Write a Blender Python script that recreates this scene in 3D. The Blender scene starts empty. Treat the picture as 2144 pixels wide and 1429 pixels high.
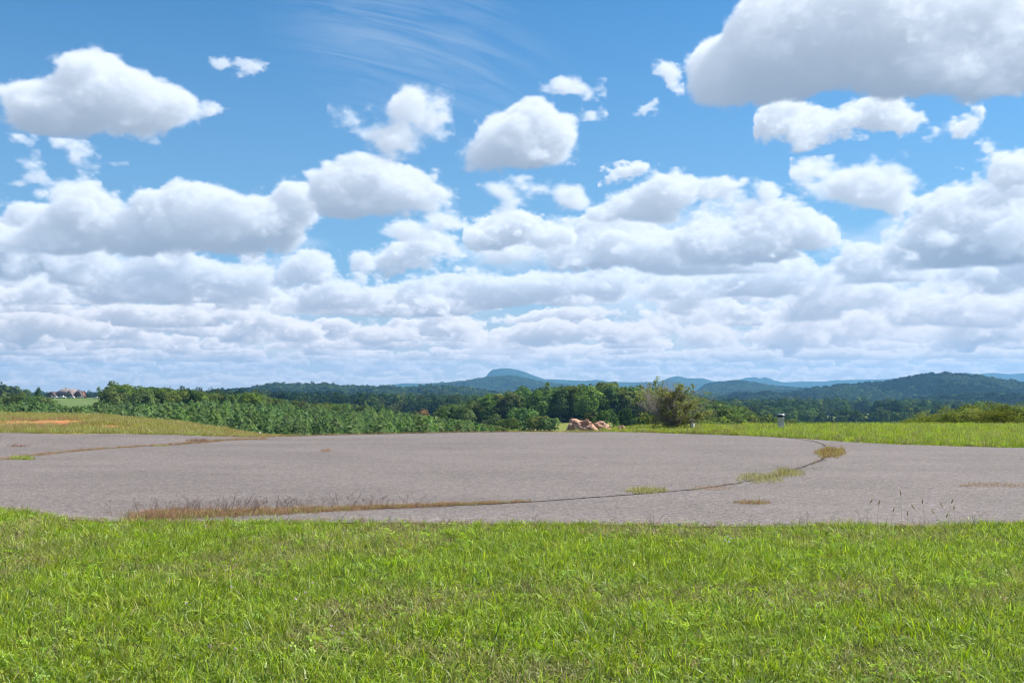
import bpy, bmesh, math, random
import numpy as np
from mathutils import Vector, Matrix, noise as mnoise

S = bpy.context.scene
# ------------------------------------------------------------------ camera
FPX = 2104.0            # focal length in photograph pixels
CAMH = 1.6
HOR = 812.0             # height of the true horizon in the photograph
TH = math.atan((HOR - 714.5) / FPX)
cd = bpy.data.cameras.new('camera')
cd.lens = 36.0 * FPX / 2144.0
cd.sensor_width = 36.0
cd.clip_start = 0.1
cd.clip_end = 60000.0
cam = bpy.data.objects.new('camera', cd)
cam.location = (0, 0, CAMH)
cam.rotation_euler = (math.pi / 2 + TH, 0, 0)
S.collection.objects.link(cam)
S.camera = cam

# ------------------------------------------------------------------ sun, exposure
SUN_EL, SUN_AZ = math.radians(50), math.radians(74)      # azimuth to the right of +Y
sl = bpy.data.lights.new('sun', 'SUN')
sl.energy = 4.6
sl.angle = math.radians(0.53)
sl.color = (1.0, 0.955, 0.89)
sun = bpy.data.objects.new('sun', sl)
sd = Vector((math.sin(SUN_AZ) * math.cos(SUN_EL), math.cos(SUN_AZ) * math.cos(SUN_EL), math.sin(SUN_EL)))
sun.rotation_euler = sd.to_track_quat('Z', 'Y').to_euler()
sun.location = (0, 0, 40)
S.collection.objects.link(sun)
S.view_settings.view_transform = 'Standard'
S.view_settings.look = 'None'
S.view_settings.gamma = 1.0
S.view_settings.use_curve_mapping = False
EXPO = 0.8
S.view_settings.exposure = EXPO
S.render.engine = 'CYCLES'
S.cycles.use_denoising = True
S.cycles.filter_width = 1.15
S.cycles.max_bounces = 8
S.cycles.diffuse_bounces = 3
S.cycles.glossy_bounces = 2
S.cycles.transmission_bounces = 4
S.cycles.transparent_max_bounces = 8
S.cycles.volume_bounces = 1
S.cycles.sample_clamp_indirect = 6.0

# ------------------------------------------------------------------ sky (world)
W = bpy.data.worlds.new('World')
S.world = W
W.use_nodes = True
nt = W.node_tree
nt.nodes.clear()
SKYS = 0.1


class NB:
    """small helper that writes shader nodes"""
    def __init__(s, tree):
        s.t = tree

    def n(s, typ, **kw):
        x = s.t.nodes.new(typ)
        for k, v in kw.items():
            setattr(x, k, v)
        return x

    def put(s, sock, v):
        if isinstance(v, bpy.types.NodeSocket):
            s.t.links.new(v, sock)
        elif v is not None:
            sock.default_value = v

    def m(s, op, a, b=None, c=None, clamp=False):
        x = s.n('ShaderNodeMath', operation=op)
        x.use_clamp = clamp
        s.put(x.inputs[0], a)
        s.put(x.inputs[1], b)
        s.put(x.inputs[2], c)
        return x.outputs[0]

    def v(s, op, a, b=None, scale=None):
        x = s.n('ShaderNodeVectorMath', operation=op)
        s.put(x.inputs[0], a)
        s.put(x.inputs[1], b)
        if scale is not None:
            s.put(x.inputs['Scale'], scale)
        return x.outputs['Value'] if op in ('LENGTH', 'DOT_PRODUCT') else x.outputs[0]

    def xyz(s, x=0.0, y=0.0, z=0.0):
        c = s.n('ShaderNodeCombineXYZ')
        s.put(c.inputs[0], x); s.put(c.inputs[1], y); s.put(c.inputs[2], z)
        return c.outputs[0]

    def sep(s, a):
        c = s.n('ShaderNodeSeparateXYZ')
        s.put(c.inputs[0], a)
        return c.outputs

    def noise(s, vec, scale, detail=4.0, rough=0.5, dist=0.0, col=False, w=None):
        x = s.n('ShaderNodeTexNoise')
        if w is not None:
            x.noise_dimensions = '4D'
            x.inputs['W'].default_value = w
        s.put(x.inputs['Vector'], vec)
        s.put(x.inputs['Scale'], scale)
        s.put(x.inputs['Detail'], detail)
        s.put(x.inputs['Roughness'], rough)
        s.put(x.inputs['Distortion'], dist)
        return x.outputs['Color'] if col else x.outputs['Fac']

    def voro(s, vec, scale, feature='F1', detail=0.0, rough=0.5):
        x = s.n('ShaderNodeTexVoronoi', feature=feature)
        s.put(x.inputs['Vector'], vec)
        s.put(x.inputs['Scale'], scale)
        s.put(x.inputs['Detail'], detail)
        s.put(x.inputs['Roughness'], rough)
        return x

    def ramp(s, v, a, b, c=0.0, d=1.0, smooth=True):
        x = s.n('ShaderNodeMapRange')
        x.interpolation_type = 'SMOOTHSTEP' if smooth else 'LINEAR'
        s.put(x.inputs[0], v)
        for i, q in enumerate((a, b, c, d)):
            s.put(x.inputs[i + 1], q)
        return x.outputs[0]

    def mix(s, f, a, b, blend='MIX'):
        x = s.n('ShaderNodeMix', data_type='RGBA', blend_type=blend)
        s.put(x.inputs[0], f)
        for sk, q in ((x.inputs[6], a), (x.inputs[7], b)):
            if isinstance(q, tuple) and len(q) == 3:
                q = (*q, 1)
            s.put(sk, q)
        return x.outputs[2]


def lin(r, g, b):
    """8-bit display colour to linear"""
    f = lambda c: (c / 255) / 12.92 if c / 255 <= 0.04045 else ((c / 255 + 0.055) / 1.055) ** 2.4
    return (f(r), f(g), f(b))


def rad(r, g, b):
    """display colour of a thing in the sky -> value fed to the Background at strength SKYS"""
    k = 1.0 / (SKYS * 2 ** EXPO)
    return tuple(c * k for c in lin(r, g, b))


def sky_dir(px, py):
    a, b = (px - 1072) / FPX, (714.5 - py) / FPX
    d = Vector((a, math.cos(TH) - b * math.sin(TH), math.sin(TH) + b * math.cos(TH))).normalized()
    return d


def sky_uv(px, py):
    """azimuth and elevation, in hundreds of photograph pixels"""
    d = sky_dir(px, py)
    return math.atan2(d.x, d.y) * FPX / 100, math.asin(d.z) * FPX / 100


# ------------------------------------------------------------------ cumulus, grown as small 3-D density grids and lit by the sun
CSTEP = 0.0175                 # grid step, hundreds of photograph pixels
U0, U1, V0, V1 = -12.3, 12.3, -0.6, 9.6
CW, CH = int((U1 - U0) / CSTEP), int((V1 - V0) / CSTEP)
SUNV = (math.sin(SUN_AZ) * math.cos(SUN_EL), math.sin(SUN_EL), math.cos(SUN_AZ) * math.cos(SUN_EL))


def lat_axis(x, s, off):
    """cubic B-spline weights from lattice points to grid points along one axis"""
    q = x / s + off
    i = np.floor(q).astype(int)
    f = q - i
    i0 = i.min() - 1
    n = i.max() + 3 - i0
    M = np.zeros((len(x), n), np.float32)
    r = np.arange(len(x))
    w = ((1 - f) ** 3 / 6, (3 * f ** 3 - 6 * f ** 2 + 4) / 6, (-3 * f ** 3 + 3 * f ** 2 + 3 * f + 1) / 6, f ** 3 / 6)
    for k in range(4):
        M[r, i - 1 + k - i0] += w[k]
    return M


def grid_noise(rs, us, vs, ws, s, zs=1.0):
    Mu, Mv, Mw = lat_axis(us, s * 1.18, rs.rand() * 9), lat_axis(vs, s * zs, rs.rand() * 9), lat_axis(ws, s, rs.rand() * 9)
    L = (rs.rand(Mu.shape[1], Mv.shape[1], Mw.shape[1]).astype(np.float32) - 0.5) * 2
    a = np.tensordot(Mu, L, (1, 0))
    a = np.tensordot(Mv, a, (1, 1))       # v,u,w
    a = np.tensordot(Mw, a, (1, 2))       # w,v,u
    return a * 1.9


def cumulus(img, blobs, seed, size=0.6, sharp=2.6, sigma=16.0, rough=0.64, floor=None, fade=0.0, wisp=0.0, amp=0.50, lit=1.0, thick=0.9, opac=1.0, shade=1.0):
    rs = np.random.RandomState(seed)
    bl = []
    for (px, py, rx, ry) in blobs:
        cu, cv = sky_uv(px, py)
        bl.append((cu, cv, rx / 100.0, ry / 100.0))
    pad = 0.55 * size + 0.1
    ua, ub = min(q[0] - q[2] for q in bl) - pad, max(q[0] + q[2] for q in bl) + pad
    va, vb = min(q[1] - q[3] for q in bl) - pad, max(q[1] + q[3] for q in bl) + pad
    ia, ib = max(0, int((ua - U0) / CSTEP)), min(CW, int((ub - U0) / CSTEP) + 1)
    ja, jb = max(0, int((va - V0) / CSTEP)), min(CH, int((vb - V0) / CSTEP) + 1)
    if ib - ia < 3 or jb - ja < 3:
        return
    us = (U0 + (np.arange(ia, ib) + 0.5) * CSTEP).astype(np.float32)
    vs = (V0 + (np.arange(ja, jb) + 0.5) * CSTEP).astype(np.float32)
    rz = max(min(q[2], q[3] * 1.5) for q in bl) * thick
    dw = max(CSTEP * 1.6, 2 * (rz + pad) / 44)
    ws = np.arange(-rz - pad, rz + pad, dw).astype(np.float32)
    norm = np.float32(max(0.13, min(0.5, max(q[3] for q in bl) * 1.15)))
    kn = float(0.5 / norm)
    # union of lobes
    f = None
    for (cu, cv, rx, ry) in bl:
        z = rs.uniform(-0.25, 0.25) * rz
        r3 = min(rx, ry * 1.5) * thick
        cu, cv, z, rx, ry, r3 = (np.float32(q) for q in (cu, cv, z, rx, ry, r3))
        e = ((us[None, None, :] - cu) / rx) ** 2 + ((vs[None, :, None] - cv) / ry) ** 2 + ((ws[:, None, None] - z) / r3) ** 2
        e = ((1 - np.sqrt(e)) * min(rx, ry) / norm).astype(np.float32)
        f = e if f is None else np.maximum(f, e) + 0.12 * np.exp(-np.abs(f - e) * 6)
    # billows
    s, a = size, amp
    low = grid_noise(rs, us, vs, ws, size * 1.9)
    nz = 0
    for o in range(6):
        if s < CSTEP * 1.3:
            break
        g_ = grid_noise(rs, us, vs, ws, s, 0.8)
        k = 1.0 if o == 0 else 0.0
        nz = nz + a * (g_ * (0.55 + 0.45 * k + wisp) + (np.abs(g_) - 0.3) * (1.0 - k - wisp) * 1.1)
        s *= 0.52
        a *= rough
    d = f + nz + 0.68 * amp * grid_noise(rs, us, vs, ws, size * 1.5, 0.8) - 0.03
    if floor is not None:
        fl = sky_uv(blobs[0][0], floor)[1]
        d = np.minimum(d, ((vs[None, :, None] - fl) * 3.0 * kn + 0.34 * nz + 0.34 * low + 0.08).astype(np.float32))
    eu = np.clip(np.minimum(us - ua, ub - us) / (pad * 0.7), 0, 1)
    ev = np.clip(np.minimum(vs - va, vb - vs) / (pad * 0.7), 0, 1)
    ew = np.clip((ws[-1] - np.abs(ws)) / (pad * 0.7), 0, 1)
    d = d - ((1 - eu)[None, None, :] + (1 - ev)[None, :, None] + (1 - ew)[:, None, None]).astype(np.float32) * 1.2
    rho = np.clip(d * sharp, 0, 1)
    rho *= rho
    # light reaching each cell, slab by slab from above
    nw, nv, nu = rho.shape
    tau = np.zeros_like(rho)
    du = SUNV[0] / SUNV[1]
    dwz = SUNV[2] / SUNV[1] * CSTEP / dw
    path = CSTEP / SUNV[1]
    cur = np.zeros((nw, nu), np.float32)
    up = np.zeros((nw, nu), np.float32)
    ambu = np.zeros_like(rho)
    for j in range(nv - 1, -1, -1):
        # value at (w,u) comes from (w + dwz, u + du) in the slab above
        k = int(du); fr = du - k
        sft = lambda A, n_: np.pad(A, ((0, 0), (0, n_)), mode='edge')[:, n_:] if n_ else A
        c1 = sft(cur, k) * (1 - fr) + sft(cur, k + 1) * fr
        c2 = np.pad(c1, ((0, 1), (0, 0)), mode='edge')[1:]
        cur = (c1 * (1 - dwz) + c2 * dwz) if dwz <= 1 else c2
        tau[:, j, :] = cur + rho[:, j, :] * (path * 0.5)
        cur = cur + rho[:, j, :] * path
        ambu[:, j, :] = up
        up = up + rho[:, j, :] * CSTEP
    sigma = sigma * kn
    tau *= sigma * shade
    sunl = 0.46 * np.exp(-tau * 0.50) + 0.34 * np.exp(-tau * 0.12) + 0.20 * np.exp(-tau * 0.035)
    amb = np.exp(-ambu * sigma * 0.05 * shade)
    powder = 1 - 0.25 * np.exp(-rho * 5.0)
    sc = (np.array(lin(252, 251, 247)) * 1.02 * lit)[:, None, None, None]
    ac_t = (np.array(lin(196, 203, 218)) * 0.66)[:, None, None, None]
    lowk = min(1.0, max(0.0, (sky_uv(0, 430)[1] - (va + vb) / 2) / 2.5))          # seen through more air lower down
    ac_b = ((np.array(lin(152, 175, 203)) * (1 - lowk) + np.array(lin(138, 170, 212)) * lowk) * (0.94 - 0.17 * lowk))[:, None, None, None]
    T = np.ones((nv, nu), np.float32)
    C = np.zeros((3, nv, nu), np.float32)
    for k in range(nw):                      # nearest first
        ex = np.exp(-rho[k] * sigma * dw)
        wgt = T * (1 - ex)
        for c in range(3):
            C[c] += wgt * (sc[c, 0] * sunl[k] * powder[k] * (0.69 + 0.04 * lowk) + ac_t[c, 0] * amb[k] * 0.5 + ac_b[c, 0] * 0.72)
        T *= ex
    A = (1 - T) * opac
    C *= opac
    # the lowest clouds are seen through the haze box as well, so here they keep their own warm white
    kw = np.clip(1 - vs / 2.2, 0, 1)[:, None]
    for c, q in enumerate((0.55, 0.22, -0.04)):
        C[c] *= 1 + q * kw
    hzc = lin(228, 226, 224)
    for c in range(3):
        C[c] = C[c] * (1 - fade) + A * hzc[c] * fade
    sl_ = img[ja:jb, ia:ib]
    sl_[..., :3] = sl_[..., :3] * (1 - A[..., None]) + np.moveaxis(C, 0, -1)
    sl_[..., 3] = sl_[..., 3] * (1 - A) + A


VEIL = dict(size=.7, sigma=6, sharp=1.2, wisp=.5, opac=.55, thick=.5)
CL = [  # from the farthest to the nearest: (lobes, options)
    # thin grey cloud between the banks
    ([(1350, 500, 330, 70), (1150, 540, 200, 50), (1600, 540, 260, 50)], VEIL),
    ([(250, 540, 330, 60), (520, 560, 160, 50), (60, 590, 180, 60)], VEIL),
    ([(1950, 540, 300, 70), (1750, 600, 300, 40)], VEIL),
    ([(900, 600, 300, 40), (620, 640, 220, 34), (1250, 640, 260, 40)], VEIL),
    ([(1750, 720, 480, 34), (1150, 730, 260, 26)], dict(size=.5, sigma=6, sharp=1.2, wisp=.4, opac=.5, thick=.5)),
    ([(400, 720, 420, 34), (900, 740, 300, 24)], dict(size=.5, sigma=5, sharp=1.2, wisp=.4, opac=.4, thick=.5)),
    # band low over the right horizon
    ([(1700, 742, 420, 12), (1400, 746, 160, 8), (2050, 738, 140, 12)], dict(size=.3, fade=.35, floor=754)),
    ([(1160, 690, 110, 24), (1090, 702, 70, 20), (1230, 700, 60, 18)], dict(size=.3, fade=.12)),
    ([(960, 688, 62, 20), (1000, 702, 60, 14)], dict(size=.26, fade=.08)),
    ([(800, 702, 90, 20), (740, 712, 60, 12)], dict(size=.28, fade=.15)),
    ([(560, 672, 48, 24), (520, 694, 60, 22), (620, 690, 60, 20)], dict(size=.3, fade=.05)),
    ([(1640, 690, 46, 36), (1600, 720, 60, 18), (1540, 720, 60, 14)], dict(size=.3, lit=1.05)),
    ([(2080, 680, 90, 36), (1960, 700, 100, 26), (2140, 690, 60, 30)], dict(size=.34, fade=.05)),
    ([(1750, 690, 330, 40), (1480, 690, 140, 34), (1340, 700, 80, 26)], dict(size=.5, fade=.12, floor=728, lit=.9)),
    ([(340, 664, 170, 22), (240, 668, 60, 18), (480, 660, 70, 18)], dict(size=.34, fade=.1, floor=686)),
    ([(150, 690, 60, 18), (90, 672, 60, 18), (30, 700, 50, 20)], dict(size=.3, fade=.22)),
    # second band
    ([(1440, 640, 96, 30), (1390, 652, 90, 22), (1540, 655, 110, 26), (1660, 645, 90, 34)], dict(size=.36, fade=.03, floor=676)),
    ([(2060, 640, 100, 46), (1960, 650, 110, 34), (2140, 620, 60, 40)], dict(size=.42, fade=.03, floor=676)),
    ([(1800, 620, 110, 40), (1720, 640, 100, 30), (1880, 630, 80, 34)], dict(size=.4, floor=664)),
    ([(60, 618, 74, 30), (10, 625, 60, 28)], dict(size=.36, floor=650)),
    ([(960, 612, 150, 30), (1120, 600, 120, 36), (1240, 590, 90, 36), (820, 630, 90, 28)], dict(size=.4, floor=640)),
    ([(760, 622, 90, 34), (660, 628, 80, 26), (840, 640, 90, 20)], dict(size=.36, floor=658)),
    ([(1650, 580, 120, 44), (1540, 590, 110, 38), (1420, 600, 90, 36)], dict(size=.44, floor=626)),
    ([(430, 572, 100, 44), (520, 580, 60, 36), (330, 560, 100, 34), (260, 610, 90, 30), (215, 585, 46, 46), (380, 612, 180, 26)], dict(size=.42, floor=640)),
    ([(1840, 555, 110, 42), (1760, 570, 90, 34), (1940, 570, 90, 36)], dict(size=.42, floor=600)),
    ([(2060, 570, 120, 46), (2144, 570, 60, 46)], dict(size=.42, floor=606)),
    ([(660, 556, 70, 46), (610, 580, 50, 32), (720, 590, 70, 30)], dict(size=.42, floor=620)),
    ([(870, 532, 116, 46), (790, 545, 70, 36), (960, 545, 60, 34)], dict(size=.44, floor=590)),
    # main bank of the right half
    ([(1400, 520, 160, 52), (1240, 520, 130, 50), (1120, 515, 130, 46), (1560, 530, 120, 44)], dict(size=.55, floor=572)),
    ([(1600, 480, 92, 62), (1690, 490, 52, 42), (1510, 500, 90, 48), (1610, 440, 40, 36)], dict(size=.5, floor=548)),
    ([(2050, 480, 140, 70), (1950, 500, 80, 40), (2144, 450, 90, 80)], dict(size=.55, floor=550)),
    ([(1080, 478, 66, 34), (1030, 500, 50, 26), (1140, 496, 50, 28)], dict(size=.4, floor=540, lit=1.08)),
    ([(1430, 405, 110, 54), (1330, 425, 100, 44), (1510, 400, 80, 40), (1250, 450, 90, 36), (1580, 430, 70, 30)], dict(size=.55, floor=468)),
    ([(1310, 360, 40, 14), (1285, 372, 26, 12)], dict(size=.22, wisp=.6, sharp=1.6, sigma=6, amp=.7)),
    ([(1052, 400, 54, 36), (1120, 395, 44, 22), (1190, 415, 44, 28), (1040, 440, 40, 24)], dict(size=.45, wisp=.5, sharp=1.4, sigma=11)),
    # main bank of the left half
    ([(60, 490, 100, 60), (0, 540, 90, 60), (140, 540, 120, 40)], dict(size=.55, floor=592)),
    ([(910, 462, 62, 34), (850, 470, 60, 24)], dict(size=.4, wisp=.3, sharp=1.8, sigma=9)),
    ([(400, 450, 120, 58), (300, 480, 150, 52), (180, 440, 80, 62), (540, 460, 110, 56), (610, 420, 60, 50), (480, 490, 130, 40), (120, 500, 90, 40)], dict(size=.6, floor=540)),
    ([(760, 375, 96, 50), (870, 395, 90, 42), (690, 400, 64, 50), (780, 425, 140, 36), (820, 390, 120, 50)], dict(size=.45, floor=458, amp=.36)),
    ([(1800, 370, 100, 34), (1720, 370, 50, 28), (1870, 400, 70, 44), (1890, 430, 44, 26), (1780, 395, 60, 30)], dict(size=.45, wisp=.5, sharp=1.7, sigma=13)),
    ([(2120, 345, 96, 54), (2060, 360, 50, 34)], dict(size=.5, floor=420)),
    ([(95, 380, 60, 16), (150, 335, 24, 30), (180, 375, 20, 30), (45, 325, 22, 26), (125, 350, 20, 14)], dict(size=.26, wisp=.7, sharp=1.3, sigma=4, amp=.7)),
    ([(235, 342, 40, 8)], dict(size=.3, wisp=.6, sharp=1.3, sigma=5)),
    # ragged upper middle
    ([(840, 225, 56, 42), (900, 250, 40, 36), (770, 245, 50, 18), (830, 290, 60, 34), (870, 320, 40, 20), (810, 330, 50, 14), (730, 245, 34, 12), (925, 230, 18, 30)], dict(size=.4, wisp=.6, sharp=1.5, sigma=9, amp=.40)),
    # right of the middle
    ([(1215, 186, 46, 20), (1160, 196, 34, 12), (1225, 238, 26, 7)], dict(size=.26, wisp=.7, sharp=1.4, sigma=4, amp=.6)),
    ([(1105, 245, 66, 52), (1060, 280, 70, 50), (1020, 315, 74, 44), (1150, 285, 64, 40), (1110, 320, 84, 34), (1085, 290, 90, 66), (1120, 280, 80, 66)], dict(size=.45, floor=372, amp=.30)),
    # scraps
    ([(470, 138, 26, 13), (510, 145, 28, 9), (545, 142, 16, 11)], dict(size=.2, wisp=.7, sharp=1.3, sigma=3, amp=.8, opac=.8)),
    ([(1345, 236, 16, 12), (1366, 224, 14, 9)], dict(size=.2, wisp=.7, sharp=1.3, sigma=3, amp=.8, opac=.8)),
    ([(1395, 150, 24, 18), (1412, 172, 12, 20)], dict(size=.22, wisp=.7, sharp=1.4, sigma=4, amp=.7)),
    # upper left
    ([(190, 180, 76, 66), (240, 200, 100, 56), (120, 230, 100, 56), (60, 230, 66, 50), (320, 225, 80, 48), (380, 215, 40, 34), (110, 265, 90, 30), (170, 240, 150, 46)], dict(size=.55, floor=300, amp=.34)),
    ([(442, 240, 32, 24)], dict(size=.34, wisp=.4, sharp=1.8, sigma=9)),
    # under the great cloud
    ([(1750, 240, 140, 46), (1650, 245, 56, 38), (1860, 255, 110, 34), (1990, 256, 46, 24), (1880, 300, 44, 22), (1630, 290, 20, 10)], dict(size=.45, wisp=.2, floor=312)),
    # the great cloud
    ([(1600, 60, 90, 90), (1760, 40, 200, 110), (1980, 40, 220, 120), (2160, 80, 150, 110), (1530, 150, 84, 76), (1700, 140, 180, 74), (1900, 130, 220, 84), (2080, 130, 120, 76), (1470, 160, 30, 50), (1510, 200, 60, 36), (1880, 190, 100, 30)],
     dict(size=.75, floor=262, amp=.46, sigma=12, shade=.85)),
]


def make_clouds():
    img = np.zeros((CH, CW, 4), np.float32)
    rr_ = random.Random(5)
    # rows of small far cumulus down to the horizon
    rows = []
    for py in (806, 800, 793, 785, 776, 766, 755, 743, 730, 716, 700, 682, 660, 636, 608):
        depth = (812 - py)
        x = -140 + rr_.uniform(0, 60)
        while x < 2290:
            w = (26 + depth * 0.62) * rr_.uniform(0.6, 2.4)
            h = (4.5 + depth * 0.145) * rr_.uniform(0.6, 1.25)
            bl_ = [(x + w, py - h * 0.6, w, h)]
            for q in range(rr_.randint(1, 4)):
                ww = w * rr_.uniform(0.25, 0.6)
                bl_.append((x + w + rr_.uniform(-0.8, 0.8) * w, py - h * rr_.uniform(0.7, 1.4), ww, h * rr_.uniform(0.6, 1.0)))
            fd = min(0.30, max(0.03, 0.34 - depth / 300.0))
            rows.append((bl_, dict(size=0.13 + depth * 0.0017, fade=fd, floor=py + 1, opac=rr_.uniform(0.6, 1) if depth < 60 else 1.0)))
            gap = 0.45 if depth < 110 else 1.5
            x += 2 * w + rr_.uniform(-0.5, gap * 2) * w
    for i, (bl_, o) in enumerate(rows):
        cumulus(img, bl_, 1000 + i, **o)
    for i, (bl_, o) in enumerate(CL):
        cumulus(img, bl_, 10 + i, **o)
    return img


def build_world(img):
    B = NB(nt)
    tc = B.n('ShaderNodeTexCoord').outputs['Generated']
    D = B.v('NORMALIZE', tc)
    dx, dy, dz = B.sep(D)
    U = B.m('MULTIPLY', B.m('ARCTAN2', dx, dy), FPX / 100)
    V = B.m('MULTIPLY', B.m('ARCSINE', dz), FPX / 100)
    sky = B.n('ShaderNodeTexSky')
    sky.sky_type = 'NISHITA'
    sky.sun_disc = False
    sky.sun_elevation = SUN_EL
    sky.sun_rotation = SUN_AZ
    sky.altitude = 500
    sky.air_density = 1.0
    sky.dust_density = 0.4
    sky.ozone_density = 3.0
    base = B.mix(1.0, sky.outputs[0], SKYTINT, 'MULTIPLY')
    pale = B.ramp(V, -1.0, 9.3, 0.76, 0.0)
    base = B.mix(pale, base, rad(154, 190, 224))
    base = B.mix(B.ramp(V, -0.5, 2.6, 0.95, 0.0), base, rad(240, 232, 222))
    # cirrus streaks high up
    sa, ca = math.sin(math.radians(-13)), math.cos(math.radians(-13))
    cu0, cv0 = sky_uv(870, 85)
    uu, vv = B.m('SUBTRACT', U, cu0), B.m('SUBTRACT', V, cv0)
    ru = B.m('ADD', B.m('MULTIPLY', uu, ca), B.m('MULTIPLY', vv, sa))
    rv = B.m('SUBTRACT', B.m('MULTIPLY', vv, ca), B.m('MULTIPLY', uu, sa))
    rv2 = B.m('ADD', rv, B.m('MULTIPLY', B.m('MULTIPLY', ru, ru), 0.04))
    cn = B.noise(B.xyz(B.m('MULTIPLY', ru, 0.20), B.m('MULTIPLY', rv2, 2.2), 4.6), 1.3, 6.0, 0.60, 0.8)
    el = B.m('SQRT', B.m('ADD', B.m('POWER', B.m('ABSOLUTE', B.m('DIVIDE', ru, 3.4)), 2.0),
                         B.m('POWER', B.m('ABSOLUTE', B.m('DIVIDE', rv, 1.9)), 2.0)))
    cm = B.m('MULTIPLY', B.ramp(cn, 0.34, 0.72), B.ramp(el, 1.1, 0.2))
    base = B.mix(B.m('MULTIPLY', cm, 0.5), base, rad(176, 203, 234))
    # the same fair-weather cumulus all round, outside the part in view
    iz = B.m('DIVIDE', 1.0, B.m('MAXIMUM', B.m('ADD', dz, 0.10), 0.06))
    PP = B.xyz(B.m('MULTIPLY', dx, iz), B.m('MULTIPLY', dy, iz), 0.0)
    gn = B.noise(PP, 1.1, 5.0, 0.55, 0.2)
    gn2 = B.noise(B.v('ADD', PP, (0.10, 0.06, 0.0)), 1.1, 3.0, 0.55, 0.2)
    aside = B.m('MAXIMUM', B.ramp(B.m('ABSOLUTE', U), 11.6, 12.3), B.ramp(V, 8.6, 9.8))
    gc = B.mix(B.ramp(B.m('SUBTRACT', gn, gn2), -0.08, 0.08), rad(176, 188, 208), rad(232, 236, 242))
    base = B.mix(B.m('MULTIPLY', B.m('MULTIPLY', B.ramp(gn, 0.50, 0.60), 0.95), aside), base, gc)
    # the cumulus in view
    tx = B.n('ShaderNodeTexImage')
    tx.image = img
    tx.interpolation = 'Linear'
    tx.extension = 'CLIP'
    B.put(tx.inputs[0], B.xyz(B.m('DIVIDE', B.m('SUBTRACT', U, U0), U1 - U0), B.m('DIVIDE', B.m('SUBTRACT', V, V0), V1 - V0), 0.0))
    keep = B.m('SUBTRACT', 1.0, aside)
    alp = B.m('MULTIPLY', tx.outputs['Alpha'], keep)
    cloud = B.v('MULTIPLY', tx.outputs['Color'], tuple([1.0 / (SKYS * 2 ** EXPO)] * 3))
    base = B.mix(alp, base, cloud)
    bg = B.n('ShaderNodeBackground')
    B.put(bg.inputs['Color'], base)
    bg.inputs['Strength'].default_value = SKYS
    wo = B.n('ShaderNodeOutputWorld')
    nt.links.new(bg.outputs[0], wo.inputs['Surface'])
    W.cycles.sampling_method = 'MANUAL'
    W.cycles.sample_map_resolution = 512


SKYTINT = (0.30, 0.665, 0.83)
_c = make_clouds()
_al = np.maximum(_c[..., 3:], 1e-4)
_c[..., :3] /= _al                     # straight colour, the node lays it over the clear sky
cloud_img = bpy.data.images.new('cumulus', CW, CH, alpha=True, float_buffer=True)
cloud_img.colorspace_settings.name = 'Non-Color'
cloud_img.alpha_mode = 'CHANNEL_PACKED'
cloud_img.pixels.foreach_set(np.ascontiguousarray(_c, dtype=np.float32).ravel())
cloud_img.update()
build_world(cloud_img)

# ------------------------------------------------------------------ small tools
COL = S.collection
RS = np.random.RandomState(7)
rng = random.Random(11)


def hash2(ix, iy, seed):
    h = (ix.astype(np.int64) * 374761393 + iy.astype(np.int64) * 668265263 + seed * 974634777) & 0xFFFFFFFF
    h = ((h ^ (h >> 13)) * 1274126177) & 0xFFFFFFFF
    return ((h ^ (h >> 16)) & 0xFFFF) / 65535.0


def vn(x, y, seed=0):
    x = np.asarray(x, float); y = np.asarray(y, float)
    ix, iy = np.floor(x), np.floor(y)
    fx, fy = x - ix, y - iy
    fx, fy = fx * fx * (3 - 2 * fx), fy * fy * (3 - 2 * fy)
    a, b_ = hash2(ix, iy, seed), hash2(ix + 1, iy, seed)
    c, d_ = hash2(ix, iy + 1, seed), hash2(ix + 1, iy + 1, seed)
    return ((a * (1 - fx) + b_ * fx) * (1 - fy) + (c * (1 - fx) + d_ * fx) * fy) * 2 - 1


def fbm(x, y, seed=0, octv=4, r=0.5):
    s, a, n = 0, 1, 0
    for o in range(octv):
        s = s + a * vn(x * 2 ** o, y * 2 ** o, seed + o)
        n += a
        a *= r
    return s / n


def link(name, data, parent=None, loc=None, rz=0):
    o = bpy.data.objects.new(name, data)
    COL.objects.link(o)
    if parent is not None:
        o.parent = parent
    if loc is not None:
        o.location = loc
    o.rotation_euler.z = rz
    return o


def tag(o, label=None, cat=None, group=None, kind=None):
    for k, q in (('label', label), ('category', cat), ('group', group), ('kind', kind)):
        if q:
            o[k] = q
    return o


def thing(name, label, cat, loc=(0, 0, 0), rz=0, group=None):
    return tag(link(name, None, None, loc, rz), label, cat, group)


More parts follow.
